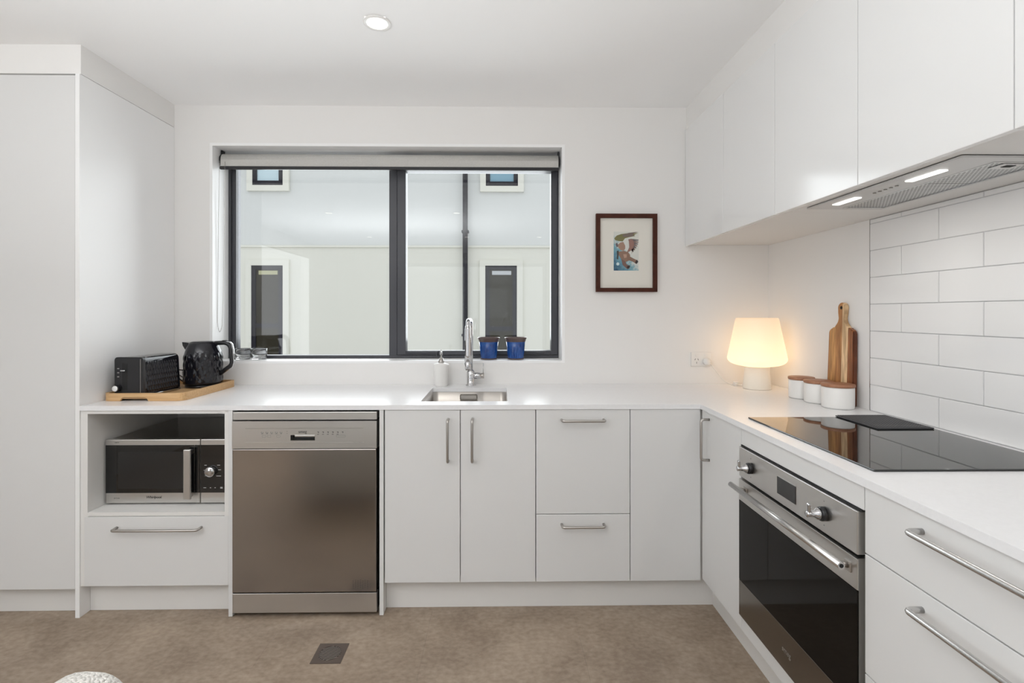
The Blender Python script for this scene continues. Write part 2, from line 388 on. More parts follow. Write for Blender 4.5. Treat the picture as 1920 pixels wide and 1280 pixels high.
for a, c in ((-.527, -.345), (.150, .268)):
    h = bmesh.new(); box(h, a, c, W0-.016, W0-.007, z0+.030, z0+.0405, bev=.002)
    if a < 0: box(h, c-.012, c-.004, W0-.026, W0-.014, z0+.018, z0+.040, bev=.002)
    obj('latch', h, M['frame'], sash)

# roller blind
t = thing('roller_blind', 'grey linen roller blind rolled up at the top of the window', 'blind', (-.6, 2.845, 2.06))
bx = bmesh.new()
prof = [(2.845+.040*math.cos(a), 2.1145+.0385*math.sin(a)) for a in [2*PI*i/28 for i in range(28)]]
prism(bx, prof, 'x', -1.527, .3315, smooth=True)
prism(bx, [(2.8052, 2.075), (2.8052, 2.1145), (2.8085, 2.1145), (2.8085, 2.075)], 'x', -1.527, .3315)
obj('fabric_roll', bx, M['blind'], t)
obj('bottom_rail', B(-1.53, .3345, 2.799, 2.8135, 2.0575, 2.0757, bev=.004), M['black'], t)
for xx in (-1.5345, .3345):
    bk = bmesh.new(); prism(bk, [(2.845+.034*math.cos(a), 2.116+.036*math.sin(a)) for a in [2*PI*i/20 for i in range(20)]], 'x', xx-.003, xx+.003)
    box(bk, xx-.003, xx+.003, 2.83, 2.86, 2.14, 2.171); obj('end_bracket', bk, M['black'], t)
ch = bmesh.new()
A0, A1, L0 = (-1.530, 2.80, 2.10), (-1.500, 2.80, 2.10), 1.165
pts = [A0, (-1.535, 2.80, 1.8), (-1.538, 2.80, 1.45), (-1.540, 2.80, 1.22)]+arc((-1.540, 2.80, 1.22), (-1.532, 2.80, 1.125), (-1.516, 2.80, 1.20), 8)[1:]+[(-1.508, 2.80, 1.4), (-1.502, 2.80, 1.8), A1]
tube(ch, pts, .0011, 5)
for a, c in zip(pts, pts[1:]):
    a, c = Vector(a), Vector(c); n = max(1, int((c-a).length/.009))
    for i in range(n):
        bmesh.ops.create_icosphere(ch, subdivisions=1, radius=.0021, matrix=Matrix.Translation(a.lerp(c, i/n)))
obj('bead_chain', ch, M['nickel'], t)['kind'] = 'stuff'

# ================================================================== outside
YO = 9.0
struct('ground', B(-30, 30, 3.3, 30, -3.2, -3), M['ground'])
t = thing('neighbouring_house', 'cream rendered house seen through the kitchen window', 'building', (-2, YO, -3))
obj('lower_wall', B(-12, 9, YO, YO+.3, -3, 2.425), M['render'], t)
obj('upper_wall', B(-12, 9, YO+.015, YO+.3, 2.462, 6.2), M['render_upper'], t, label='upper storey, same render tinted for the skylight on it')
obj('flashing', B(-12, 9, YO-.03, YO+.3, 2.425, 2.462, bev=.006), M['render'], t)
def hwin(a, c, z0, z1, tr, glass, blind=None):
    f = ring(bmesh.new(), [(a, z0), (c, z0), (c, z1), (a, z1)], [(a+.075, z0+.08), (c-.075, z0+.08), (c-.075, z1-.07), (a+.075, z1-.07)], 'y', YO-.035, YO+.012)
    if tr: box(f, a+.075, c-.075, YO-.033, YO+.012, tr-.05, tr+.03)
    w_ = obj('window', f, M['extframe'], t)
    obj('pane', B(a+.07, c-.07, YO-.015, YO-.008, z0+.07, z1-.06), glass, w_)
    if blind: obj('window_blind', B(a+.12, c-.10, YO-.020, YO-.0155, z1-.16, z1-.09), blind, w_, label='pale rolled blind')
    s = ring(bmesh.new(), [(a-.10, z0-.10), (c+.105, z0-.10), (c+.105, z1+.10), (a-.10, z1+.10)], [(a, z0), (c, z0), (c, z1), (a, z1)], 'y', YO-.045, YO+.012)
    obj('window_surround', s, M['render'], w_)
M['ivory'] = mat('ivory_blind', (.42, .41, .25), .8); M['paleb'] = mat('grey_blind', (.5, .52, .54), .8)
hwin(-4.344, -3.793, .10, 2.105, 1.058, M['extglass'], M['ivory'])
hwin(-.237, .322, .10, 2.105, 1.0, M['extglass'], M['paleb'])
hwin(-4.325, -3.793, 3.515, 4.6, None, M['paleglass']); hwin(-.227, .341, 3.515, 4.6, None, M['blueglass'])
dp = tube(bmesh.new(), [(-.587, YO-.10, -3), (-.587, YO-.10, 6.2)], .045, 12)
t2 = thing('downpipe', 'dark grey downpipe on the neighbouring house wall', 'pipe', (-.587, YO-.10, -3)); obj('pipe', dp, M['pipe'], t2)
for z in (2.70, .88):
    obj('bracket', B(-.65, -.524, YO-.125, YO-.002, z-.02, z+.02, bev=.004), M['pipe'], t2)

# ================================================================== cabinets
YF = 2.14; XF = .862
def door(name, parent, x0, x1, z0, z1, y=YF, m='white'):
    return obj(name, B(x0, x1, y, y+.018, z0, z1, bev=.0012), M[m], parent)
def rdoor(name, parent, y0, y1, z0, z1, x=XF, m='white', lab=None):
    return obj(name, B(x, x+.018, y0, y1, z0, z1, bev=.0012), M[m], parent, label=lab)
def handle(parent, a, c, out, r=.0055, m='nickel'):
    """bow handle from a to c (on the face), standing out along 'out' 35 mm"""
    a, c, out = Vector(a), Vector(c), Vector(out); u = (c-a).normalized()*.012
    o1, o2 = a+out, c+out
    pts = [a]+arc(a+out*.62, o1, o1+u, 5)+arc(o2-u, o2, c+out*.62, 5)+[c]
    h = tube(bmesh.new(), pts, r, 10, flat=(1, 1))
    return obj('handle', h, M[m], parent)
OUTY, OUTX = (0, -.034, 0), (-.034, 0, 0)

# tall cupboard on the left
t = thing('tall_cupboard', 'tall white cupboard to the ceiling at the left of the bench', 'cupboard', (-2.37, 2.45, 0))
bb = bmesh.new()
box(bb, XT-.018, XT, YF-.004, YB-.001, 0, 2.2665, bev=.001); obj('end_panel', bb, M['litwhite'], t)
obj('body', B(-2.995, XT-.0185, YF+.02, YB-.001, .12, 2.2665), M['carcass'], t)
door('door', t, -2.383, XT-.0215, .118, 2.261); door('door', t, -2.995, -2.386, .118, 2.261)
obj('kickboard', B(-2.995, XT-.0185, 2.189, 2.205, .001, .1195), M['carcass'], t)

# microwave cabinet
t = thing('microwave_cabinet', 'white base cabinet with an open microwave niche over a drawer', 'cabinet', (-1.43, 2.45, 0))
obj('side_panel', B(XT+.001, -1.7153, YF+.001, YB-.002, .13, CB-.001), M['carcass'], t)
obj('side_panel', B(-1.1482, -1.1312, YF+.001, YB-.002, .13, CB-.001), M['carcass'], t)
obj('top_rail', B(-1.7150, -1.1485, YF+.001, YB-.02, .8485, CB-.001), M['carcass'], t)
obj('niche_back', B(-1.7150, -1.1485, YB-.019, YB-.002, .43, .848), M['carcass'], t)
obj('shelf', B(-1.7150, -1.1485, YF+.001, YB-.02, .4215, .4375), M['carcass'], t)
obj('lower_body', B(-1.7150, -1.1485, YF+.03, YB-.02, .131, .4213), M['carcass'], t)
d = door('drawer', t, -1.7285, -1.1325, .1294, .419); handle(d, (-1.594, YF, .374), (-1.244, YF, .374), OUTY)
obj('kickboard', B(XT+.001, -1.1312, 2.191, 2.207, .001, .129), M['carcass'], t)
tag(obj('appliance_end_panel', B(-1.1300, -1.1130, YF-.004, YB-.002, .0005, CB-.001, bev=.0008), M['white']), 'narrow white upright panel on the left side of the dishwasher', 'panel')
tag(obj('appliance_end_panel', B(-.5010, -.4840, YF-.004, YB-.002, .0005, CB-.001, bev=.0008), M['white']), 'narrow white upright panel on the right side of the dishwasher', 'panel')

# sink cabinet
t = thing('sink_cabinet', 'white two-door base cabinet under the sink', 'cabinet', (-.16, 2.45, 0))
obj('body', cells(bmesh.new(), [-.4785, -.46, .139, .1565], [.134, .152, CB-.001], lambda i, j: i != 1 or j == 0, 'y', YF+.02, YB-.002), M['carcass'], t)
obj('front_rail', B(-.4595, .1385, YF+.02, YF+.04, .80, CB-.001), M['carcass'], t)
d = door('door', t, -.4792, -.1635, .134, CB-.0015); handle(d, (-.2126, YF, .823), (-.2126, YF, .648), OUTY)
d = door('door', t, -.1605, .1552, .134, CB-.0015); handle(d, (-.1108, YF, .823), (-.1108, YF, .648), OUTY)
# drawer cabinet
t = thing('drawer_cabinet', 'white base cabinet with one deep and one shallow drawer right of the sink', 'cabinet', (.357, 2.45, 0))
obj('body', B(.1585, .5565, YF+.02, YB-.002, .134, CB-.001), M['carcass'], t)
d = door('drawer', t, .1582, .5558, .4203, CB-.0015); handle(d, (.2665, YF, .8185), (.4450, YF, .8185), OUTY)
d = door('drawer', t, .1582, .5558, .134, .4173); handle(d, (.2665, YF, .376), (.4450, YF, .376), OUTY)
# corner cabinet
t = thing('corner_cabinet', 'white corner base cabinet joining the two benches', 'cabinet', (.95, 2.4, 0))
obj('body', cells(bmesh.new(), [.5585, .8825, XW-.002], [1.7885, YF+.02, YB-.002], lambda i, j: not (i == 0 and j == 0), 'z', .146, CB-.001), M['carcass'], t)
door('fixed_panel', t, .5588, .8575, .134, CB-.0015)
d = rdoor('door', t, 1.789, 2.133, .146, CB-.0015); handle(d, (XF, 2.060, .834), (XF, 2.060, .668), OUTX, m='nickel')
# oven cabinet
t = thing('oven_cabinet', 'white cabinet housing the built-in oven', 'cabinet', (1.1, 1.484, 0))
rdoor('top_filler', t, 1.1830, 1.7865, .8040, CB-.0015); rdoor('bottom_filler', t, 1.1830, 1.7865, .146, .2010)
obj('side_panel', B(XF+.02, XW-.002, 1.771, 1.7870, .146, CB-.001), M['carcass'], t); obj('side_panel', B(XF+.02, XW-.002, 1.1830, 1.1985, .146, CB-.001), M['carcass'], t)
obj('shelf', B(XF+.02, XW-.002, 1.199, 1.7705, .18, .198), M['carcass'], t)
# drawers at the right
t = thing('wide_drawer_cabinet', 'wide white cabinet with long-handled drawers nearer than the oven', 'cabinet', (1.1, .73, 0))
obj('body', B(XF+.02, XW-.002, .27, 1.1805, .146, CB-.001), M['carcass'], t)
for (z0, z1, hz) in ((.7065, CB-.0015, .8255), (.4250, .7035, .666), (.146, .4220, .385)):
    d = rdoor('drawer', t, .281, 1.1795, z0, z1); handle(d, (XF, 1.018, hz), (XF, .443, hz), OUTX, r=.0065, m='alu')
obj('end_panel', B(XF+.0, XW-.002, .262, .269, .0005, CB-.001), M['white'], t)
tag(obj('kickboard', B(-.4835, .931, 2.193, 2.209, .0005, .132), M['carcass']), 'long white kickboard under the sink and drawer cabinets', 'kickboard')
tag(obj('kickboard', B(.9315, .9475, .27, 2.209, .0005, .145), M['carcass']), 'white kickboard under the oven and wide drawers', 'kickboard')

# worktop with the sink cut-out
bm = cells(bmesh.new(), [XT+.001, -.341, .040, .855, XW-.001], [.262, 2.135, 2.224, 2.62, YB-.001],
           lambda i, j: (j > 0 or i == 3) and not (i == 1 and j == 2), 'z', CB, CT)
e = [e for e in bm.edges if all(abs(v.co.z-CT) < 1e-5 for v in e.verts) and len(e.link_faces) == 2 and abs(e.link_faces[0].normal.z-e.link_faces[1].normal.z) > -1 and e.calc_face_angle(0) > 1]
bmesh.ops.bevel(bm, geom=e, offset=.0015, segments=2, affect='EDGES')
tag(obj('worktop', bm, M['counter']), 'white stone L-shaped worktop running under the window and along the right wall', 'worktop')

# sink
t = thing('sink', 'small square-cornered stainless steel sink under the mixer tap', 'sink', (-.15, 2.42, .68))
n = 6; bm = bmesh.new(); Rn = []
for (ex, z) in ((.006, CB-.0005), (-.002, CB-.001), (-.003, .72), (-.018, .69), (-.05, .682)):
    Rn.append([bm.verts.new((u, v, z)) for u, v in rrect(-.341-ex, .040+ex, 2.224-ex, 2.62+ex, .03, n)])
for a, c in zip(Rn, Rn[1:]):
    for i in range(len(a)): f = bm.faces.new((a[i], a[(i+1) % len(a)], c[(i+1) % len(a)], c[i])); f.smooth = True
bm.faces.new(Rn[-1]); obj('bowl', bm, M['steel_sink'], t)
obj('waste', lathe(bmesh.new(), [(0, .684), (.028, .684), (.040, .6865), (.042, .683)], -.15, 2.44, 28), M['chrome'], t)
ov = ring(bmesh.new(), rrect(-.200, -.110, .822, .851, .006, 3), rrect(-.195, -.115, .8265, .8465, .004, 3), 'y', 2.612, 2.622)
obj('overflow_ring', ov, M['steel_dark'], t); obj('overflow_plate', B(-.1945, -.1155, 2.6165, 2.622, .827, .846), M['steel_sink'], t)

# mixer tap
t = thing('mixer_tap', 'tall chrome pull-down mixer tap behind the sink', 'tap', (-.148, 2.70, CT))
hx, hy = -.153, 2.52
bs = lathe(bmesh.new(), [(0, CT), (.027, CT), (.027, CT+.005), (.021, CT+.009), (.0205, CT+.04), (.021, CT+.075), (.012, CT+.085), (0, CT+.085)], -.148, 2.70, 28); obj('base', bs, M['chrome'], t)
rz = tube(bmesh.new(), [(-.148, 2.70, CT+.08), (-.148, 2.70, 1.19)]+arc((-.148, 2.70, 1.19), (-.148, 2.70, 1.232), (-.150, 2.66, 1.232), 6)[1:]+arc((-.152, 2.56, 1.232), (hx, hy, 1.232), (hx, hy, 1.19), 6), .0105, 16); obj('spout', rz, M['chrome'], t)
hd = lathe(bmesh.new(), [(0, 1.205), (.0125, 1.205), (.014, 1.19), (.0155, 1.06), (.0160, 1.030), (.0148, 1.029), (.0148, 1.026), (.0162, 1.025), (.0150, .995), (.011, .985), (0, .986)], hx, hy, 28); obj('spray_head', hd, M['chrome'], t)
lv = tube(bmesh.new(), [(-.140, 2.70, CT+.053), (-.108, 2.70, CT+.053), (-.095, 2.70, CT+.053)], [.017, .017, .015], 18); obj('lever_body', lv, M['chrome'], t)
lk = tube(bmesh.new(), [(-.0955, 2.70, CT+.053), (-.078, 2.70, CT+.053)], .0145, 18); k = obj('lever_cap', lk, M['nickel'], t)
obj('lever', tube(bmesh.new(), [(-.082, 2.70, CT+.05), (-.082, 2.70, CT+.12)], .0026, 8), M['chrome'], t)

# soap dispenser
t = thing('soap_dispenser', 'white ceramic soap dispenser with a chrome pump left of the tap', 'dispenser', (-.305, 2.695, CT))
obj('bottle', lathe(bmesh.new(), [(0, CT), (.033, CT), (.0345, CT+.004), (.0415, CT+.108), (.0405, CT+.116), (.022, CT+.121), (.014, CT+.124), (0, CT+.124)], -.305, 2.695, 32), M['ceramic'], t)
obj('collar', lathe(bmesh.new(), [(.0, CT+.123), (.0155, CT+.123), (.0155, CT+.133), (.012, CT+.135), (.010, CT+.147), (.004, CT+.149), (.004, CT+.165), (0, CT+.165)], -.305, 2.695, 24), M['nickel'], t)
pm = lathe(bmesh.new(), [(0, CT+.165), (.007, CT+.165), (.008, CT+.185), (.006, CT+.190), (0, CT+.190)], -.305, 2.695, 20)
tube(pm, [(-.305, 2.695, CT+.182), (-.300, 2.665, CT+.182)]+arc((-.300, 2.665, CT+.182), (-.299, 2.655, CT+.182), (-.299, 2.653, CT+.172), 4)[1:], .0038, 10); obj('pump', pm, M['chrome'], t)

# plant pots
for x, lab in ((-.0557, 'blue glazed plant pot on the sill, nearer the tap'), (.0957, 'blue glazed plant pot on the sill, nearer the picture')):
    z = win[2]+.0005; y = 2.845; t = thing('plant_pot', lab, 'pot', (x, y, z), group='blue pots on the window sill')
    obj('pot', lathe(bmesh.new(), [(0, z), (.043, z), (.0435, z+.006), (.0455, z+.012), (.054, z+.098), (.052, z+.100), (.050, z+.095), (.045, z+.05), (0, z+.05)], x, y, 40), M['blueglaze'], t)
    obj('rim', lathe(bmesh.new(), [(.052, z+.094), (.0548, z+.100), (.0585, z+.112), (.0622, z+.118), (.0622, z+.123), (.059, z+.123), (.0525, z+.105), (.0495, z+.094)], x, y, 40), M['browngla'], t)
    obj('foot', lathe(bmesh.new(), [(.0405, z), (.0440, z), (.0452, z+.0045), (.0448, z+.0075), (.0425, z+.0075)], x, y, 40), M['browngla'], t)
    obj('soil', lathe(bmesh.new(), [(.0465, z+.085), (.02, z+.087), (0, z+.088)], x, y, 30), M['soil'], t)
# two low glasses
for x, lab in ((-1.429, 'low clear glass on the sill, next to the kettle'), (-1.341, 'low clear glass on the sill, farther from the kettle')):
    z = win[2]+.0005; y = 2.855
    g_ = lathe(bmesh.new(), [(0, z), (.034, z), (.039, z+.004), (.0425, z+.035), (.0428, z+.060), (.0412, z+.061), (.0402, z+.058), (.0395, z+.035), (.034, z+.012), (0, z+.010)], x, y, 36)
    tag(obj('glass_tumbler', g_, M['tumbler']), lab, 'glass', 'low glasses on the window sill')

# ================================================================== dishwasher
DX0, DX1, DY = -1.1105, -.5105, 2.128
t = thing('dishwasher', 'freestanding stainless steel dishwasher under the bench', 'dishwasher', (-.81, 2.4, 0))
obj('body', B(DX0+.006, DX1-.004, DY+.05, YB-.03, .012, .850), M['void'], t)
obj('top_cover', B(DX0, DX1, DY+.004, DY+.55, .823, .856, bev=.002), M['steel'], t)
cp = ring(bmesh.new(), [(DX0, .7045), (DX1, .7045), (DX1, .819), (DX0, .819)], [(-.868, .7382), (-.767, .7382), (-.767, .7606), (-.868, .7606)], 'y', DY-.001, DY+.045)
ctl = obj('control_panel', cp, M['steel'], t)
obj('handle_recess', B(-.868, -.767, DY+.03, DY+.04, .7382, .7606), M['ink'], ctl)
obj('grip_lip', B(-.850, -.767, DY-.0035, DY+.004, .7535, .7606, bev=.001), M['steel'], ctl)
obj('relief_line', B(-1.055, -.565, DY-.0018, DY-.0005, .7883, .7893), M['steel_dark'], ctl)
obj('relief_line', B(-1.055, -.565, DY-.0018, DY-.0005, .7298, .7308), M['alu'], ctl)
text('smeg', .017, M['ink'], ctl, Matrix.Translation((-.818, DY-.0016, .7745)) @ FRONT)
ic = bmesh.new()
for i in range(5):
    x = -.985+i*.0195
    box(ic, x-.004, x+.004, DY-.0014, DY-.0006, .7655, .7695); box(ic, x-.0055, x-.002, DY-.0014, DY-.0006, .7705, .7745); box(ic, x+.001, x+.005, DY-.0014, DY-.0006, .7705, .7735)
for x in (-.978, -.957, -.918):
    ring(ic, rrect(x-.008, x+.008, .7515, .7605, .002, 2), rrect(x-.007, x+.007, .7525, .7595, .0015, 2), 'y', DY-.0014, DY-.0006)
for z in (.776, .7675): box(ic, -.886, -.879, DY-.0014, DY-.0006, z, z+.0015)
obj('programme_symbols', ic, M['greyink'], ctl)
ic = bmesh.new()
for i in range(6):
    x = -.754+i*.0203
    if i < 5: box(ic, x-.004, x+.004, DY-.0014, DY-.0006, .7625, .7645)
    box(ic, x-.003, x+.004, DY-.0014, DY-.0006, .7725, .7745); box(ic, x+.001, x+.003, DY-.0014, DY-.0006, .7685, .7725)
obj('option_symbols', ic, M['ink'], ctl)
ic = ring(bmesh.new(), rrect(-.6785, -.640, .7515, .7600, .002, 2), rrect(-.6775, -.641, .7525, .759, .0015, 2), 'y', DY-.0014, DY-.0006); obj('option_box', ic, M['greyink'], ctl)
obj('door', B(DX0, DX1-.002, DY, DY+.045, .1035, .7015, bev=.003), M['steel_dw'], t)
vn = bmesh.new()
for i in range(7):
    for j in range(5): box(vn, DX1-.10+i*.010, DX1-.096+i*.010, DY-.0006, DY+.0002, .118+j*.0075+(i % 2)*.003, .121+j*.0075+(i % 2)*.003)
obj('vent', vn, M['steel_dark'], t)
obj('plinth', B(DX0, DX1, DY+.001, DY+.03, .018, .100, bev=.002), M['steel'], t)
for x in (DX0+.03, DX1-.03): obj('foot', tube(bmesh.new(), [(x, DY+.09, .0005), (x, DY+.09, .013)], .018, 14), M['black'], t)

# ================================================================== microwave
x0, x1, y0, z0, z1 = -1.7035, -1.165, 2.222, .444, .7215
t = thing('microwave_oven', 'silver and black microwave oven inside the open niche', 'microwave', ((x0+x1)/2, 2.44, .4375))
obj('casing', B(x0+.003, x1-.003, y0+.022, 2.70, z0, z1-.003, bev=.004), M['steel_dark'], t)
for x in (x0+.04, x1-.04):
    for y in (y0+.06, 2.66): obj('foot', tube(bmesh.new(), [(x, y, .438), (x, y, .4445)], .012, 12), M['black'], t)
sx = -1.2965
dr = obj('door', B(x0, sx-.001, y0, y0+.021, z0, z1, bev=.004), M['steel'], t)
obj('door_glass', B(x0+.001, -1.352+.03, y0-.0015, y0+.002, .4895, .697, bev=.0006), M['blackglass'], dr)
M['mwin'] = mat('microwave_screen', (.018, .018, .018), .12)
obj('viewing_screen', B(x0+.055, -1.362, y0-.0022, y0-.0014, .508, .668), M['mwin'], dr)
hb = B(-1.3535, -1.3215, y0-.030, y0-.018, .468, .684, bev=.004)
box(hb, -1.347, -1.328, y0-.020, y0, .475, .492); box(hb, -1.347, -1.328, y0-.020, y0, .660, .677); obj('handle', hb, M['steel'], dr)
text('Whirlpool', .0155, M['ink'], dr, Matrix.Translation((-1.497, y0-.0008, .4705)) @ FRONT, shear=.25)
text('Jet Cook', .0065, M['greyink'], dr, Matrix.Translation((-1.655, y0-.0008, .4675)) @ FRONT); text('1000 W', .006, M['greyink'], dr, Matrix.Translation((-1.655, y0-.0008, .708)) @ FRONT)
pn = obj('control_panel', B(sx+.001, x1, y0, y0+.021, z0, z1, bev=.003), M['steel'], t)
obj('panel_glass', B(sx+.002, x1-.001, y0-.0015, y0+.002, .4895, .697, bev=.0006), M['blackglass'], pn)
obj('panel_infill', B(-1.3205, sx-.002, y0-.0015, y0+.002, .4895, .697, bev=.0006), M['blackglass'], dr)
kx, kz = -1.2485, .583
kb = bmesh.new(); lathe(kb, [(0, .018), (.0195, .018), (.022, .015), (.0225, 0), (0, 0)], 0, 0, 32)
bmesh.ops.transform(kb, matrix=Matrix.Translation((kx, y0-.0015, kz)) @ Matrix.Rotation(PI/2, 4, 'X'), verts=kb.verts); obj('dial', kb, M['chrome'], pn)
ic = bmesh.new()
for dx, dz, w_ in ((-.024, .026, .010), (-.028, .004, .008), (-.024, -.020, .006), (.032, .026, .012), (.036, .006, .012), (.032, -.021, .020), (-.028, -.072, .012), (-.003, -.072, .005), (.017, -.072, .005), (.044, -.070, .010), (.044, -.074, .010)):
    box(ic, kx+dx-w_/2, kx+dx+w_/2, y0-.0022, y0-.0016, kz+dz-.0009, kz+dz+.0009)
obj('panel_symbols', ic, M['whiteink'], pn)['kind'] = 'stuff'

# ================================================================== oven
OX = .852
t = thing('built_in_oven', 'stainless steel built-in oven with a black glass door', 'oven', (1.1, 1.484, .2))
obj('casing', B(OX+.03, XW-.05, 1.205, 1.765, .2, .79), M['void'], t)
OY0, OY1 = 1.1905, 1.7835
fp = obj('control_panel', B(OX, OX+.028, OY0, OY1, .6950, .7985, bev=.0018), M['steel'], t)
obj('top_gasket', B(OX+.008, OX+.04, OY0-.004, OY1+.002, .7987, .8035), M['void'], t)
obj('clock_display', B(OX-.0012, OX+.002, 1.4400, 1.5365, .7205, .7720), M['blackglass'], fp)
for ky in (1.700, 1.314):
    kb = bmesh.new()
    lathe(kb, [(0, .012), (.0175, .012), (.0185, .009), (.0185, 0), (0, 0)], 0, 0, 28)
    bmesh.ops.transform(kb, matrix=Matrix.Translation((OX, ky, .7445)) @ Matrix.Rotation(-PI/2, 4, 'Y'), verts=kb.verts)
    k_ = obj('knob', kb, M['black'], fp)
    kb = bmesh.new(); lathe(kb, [(0, .012), (.0150, .012), (.0145, .020), (.0085, .026), (.0075, .042), (.0085, .046), (0, .047)], 0, 0, 28)
    bmesh.ops.transform(kb, matrix=Matrix.Translation((OX, ky, .7445)) @ Matrix.Rotation(-PI/2, 4, 'Y'), verts=kb.verts)
    obj('knob_stem', kb, M['chrome'], k_)
    kb = B(OX-.045, OX-.036, ky-.0055, ky+.0055, .7445, .7725, bev=.0035, seg=3); obj('knob_lever', kb, M['chrome'], k_)
sy = bmesh.new()
for ky in (1.314, 1.700):
    for dz in (.033, -.030): box(sy, OX-.0004, OX+.0004, ky-.002, ky+.002, .7445+dz-.0015, .7445+dz+.0015)
obj('knob_marks', sy, M['greyink'], fp)['kind'] = 'stuff'
dr = obj('door', B(OX+.003, OX+.030, OY0+.002, OY1, .2045, .6855, bev=.002), M['steel'], t)
obj('door_top_strip', B(OX-.0005, OX+.004, OY0, OY1, .6110, .6855, bev=.0012), M['steel'], dr)
obj('door_glass', B(OX-.0003, OX+.004, OY0, OY1, .3300, .6100, bev=.001), M['ovenglass'], dr)
obj('door_bottom_strip', B(OX-.0005, OX+.004, OY0, OY1, .2045, .3290, bev=.0012), M['steel_dark'], dr)
hn = tube(bmesh.new(), [(OX-.034, 1.775, .6665), (OX-.034, 1.197, .6665)], .0088, 18)
h_ = obj('handle', hn, M['alu'], dr)
for y in (1.735, 1.222):
    hp = tube(bmesh.new(), [(OX-.030, y, .6635), (OX, y, .6555)], .007, 12)
    box(hp, OX-.004, OX, y-.012, y+.012, .643, .668, bev=.0015); obj('handle_post', hp, M['nickel'], h_)
obj('bar_end_socket', tube(bmesh.new(), [(OX-.034, 1.1972, .6665), (OX-.034, 1.1962, .6665)], .0050, 14), M['void'], h_)
text('smeg', .022, M['nickel'], dr, Matrix.Translation((OX-.001, 1.487, .266)) @ LEFTF)

# ================================================================== cooktop and mat
t = thing('induction_cooktop', 'black glass cooktop set on the worktop above the oven', 'cooktop', (1.18, 1.53, CT))
gl = B(.914, 1.4375, 1.2195, 1.8435, CT+.0004, CT+.0055, bev=.0015); obj('glass_surface', gl, M['blackglass'], t)
mt = B(1.240, 1.4285, 1.640, 1.848, CT+.006, CT+.0105, bev=.001)
k = thing('ribbed_trivet_mat', 'charcoal ribbed mat lying on the far right of the cooktop', 'mat', (1.334, 1.744, CT+.006)); obj('mat_base', mt, M['mat'], k)
rb = bmesh.new()
for i in range(22): box(rb, 1.246, 1.4225, 1.648+i*.0092, 1.6525+i*.0092, CT+.0103, CT+.0120)
for i in range(18): box(rb, 1.248+i*.0099, 1.2515+i*.0099, 1.646, 1.842, CT+.0103, CT+.0116)
r_ = obj('ribs', rb, M['mat'], k); r_['kind'] = 'stuff'

# ================================================================== wall cupboards and hood
XU, ZU0, ZU1 = 1.020, 1.6335, 2.268
ub = [2.7535, 2.2867, 1.8592, 1.4247, .9879, .552, .118]
for n_, (i, lab) in enumerate(((0, 'white gloss wall cupboard in the corner above the table lamp'), (2, 'white gloss wall cupboard with the rangehood set in its underside'), (4, 'white gloss wall cupboard at the right edge, past the rangehood'))):
    ya, yb = ub[i], ub[i+2]
    t = thing('wall_cupboard', lab, 'cupboard', (1.25, (ya+yb)/2, 1.64), group='wall cupboards along the right wall')
    cb = bmesh.new(); xa, xb, za, zb = XU+.019, XW-.0005, 1.641, 2.268
    ys = sorted((ya-.0005, yb+.0005))
    if n_ == 1: cells(cb, [xa, 1.0845, 1.3525, xb], [ys[0], 1.169, 1.769, ys[1]], lambda p, q: not (p == 1 and q == 1), 'z', za, za+.018)
    else: box(cb, xa, xb, ys[0], ys[1], za, za+.018)
    obj('bottom_panel', cb, M['carcass'], t)
    cb = bmesh.new()
    box(cb, xa, xb, ys[0], ys[0]+.017, za+.0182, zb); box(cb, xa, xb, ys[1]-.017, ys[1], za+.0182, zb); box(cb, xa, xb, ys[0]+.017, ys[1]-.017, zb-.017, zb)
    box(cb, xb-.01, xb, ys[0]+.017, ys[1]-.017, za+.0182, zb-.017)
    obj('body', cb, M['carcass'], t)
    for q in (0, 1):
        obj('door', B(XU, XU+.018, ub[i+q+1]+.0015, ub[i+q]-.0015, ZU0, ZU1, bev=.001), M['gloss'], t)
t = thing('rangehood', 'slim built-in rangehood under the wall cupboard over the cooktop', 'rangehood', (1.218, 1.469, 1.634))
hxs, hys = [1.086, 1.196, 1.336, 1.351], [1.1705, 1.205, 1.738, 1.7675]
M['hood'] = mat('silver_painted_metal', (.60, .595, .585), .4, .35)
hp = obj('underside_plate', cells(bmesh.new(), hxs, hys, lambda i, j: not (i == 1 and j == 1), 'z', 1.6345, 1.6395), M['hood'], t)
obj('motor_housing', B(1.09, 1.347, 1.175, 1.763, 1.655, 1.85), M['hood'], t)
f_ = bmesh.new(); box(f_, 1.197, 1.335, 1.206, 1.737, 1.6365, 1.640); fo = obj('grease_filter', f_, M['filter'], t)
ring(rg := bmesh.new(), [(1.194, 1.203), (1.338, 1.203), (1.338, 1.740), (1.194, 1.740)], [(1.199, 1.208), (1.333, 1.208), (1.333, 1.735), (1.199, 1.735)], 'z', 1.6330, 1.6364); obj('filter_frame', rg, M['alu'], fo)
obj('filter_join', B(1.199, 1.333, 1.412, 1.414, 1.6355, 1.6364), M['alu'], fo)
hh = B(1.236, 1.292, 1.222, 1.262, 1.6335, 1.6364, bev=.001); obj('filter_catch', hh, M['alu'], fo)
obj('catch_recess', B(1.252, 1.276, 1.230, 1.246, 1.6328, 1.6334), M['void'], fo)
for a, c in ((1.275, 1.385), (1.583, 1.690)): obj('light_strip', B(1.1245, 1.1460, a, c, 1.6325, 1.6344), M['hoodled'], t)
for i in range(5): obj('push_button', tube(bmesh.new(), [(1.141, 1.521-.0214*i, 1.6325), (1.141, 1.521-.0214*i, 1.6344)], .0048, 14), M['steel_dark'], t)
for yy in (1.33, 1.637):
    l_ = area('hood_lamp', (1.135, yy, 1.628), (0, 0, 0), .02, .10, .7, (1, .97, .92))

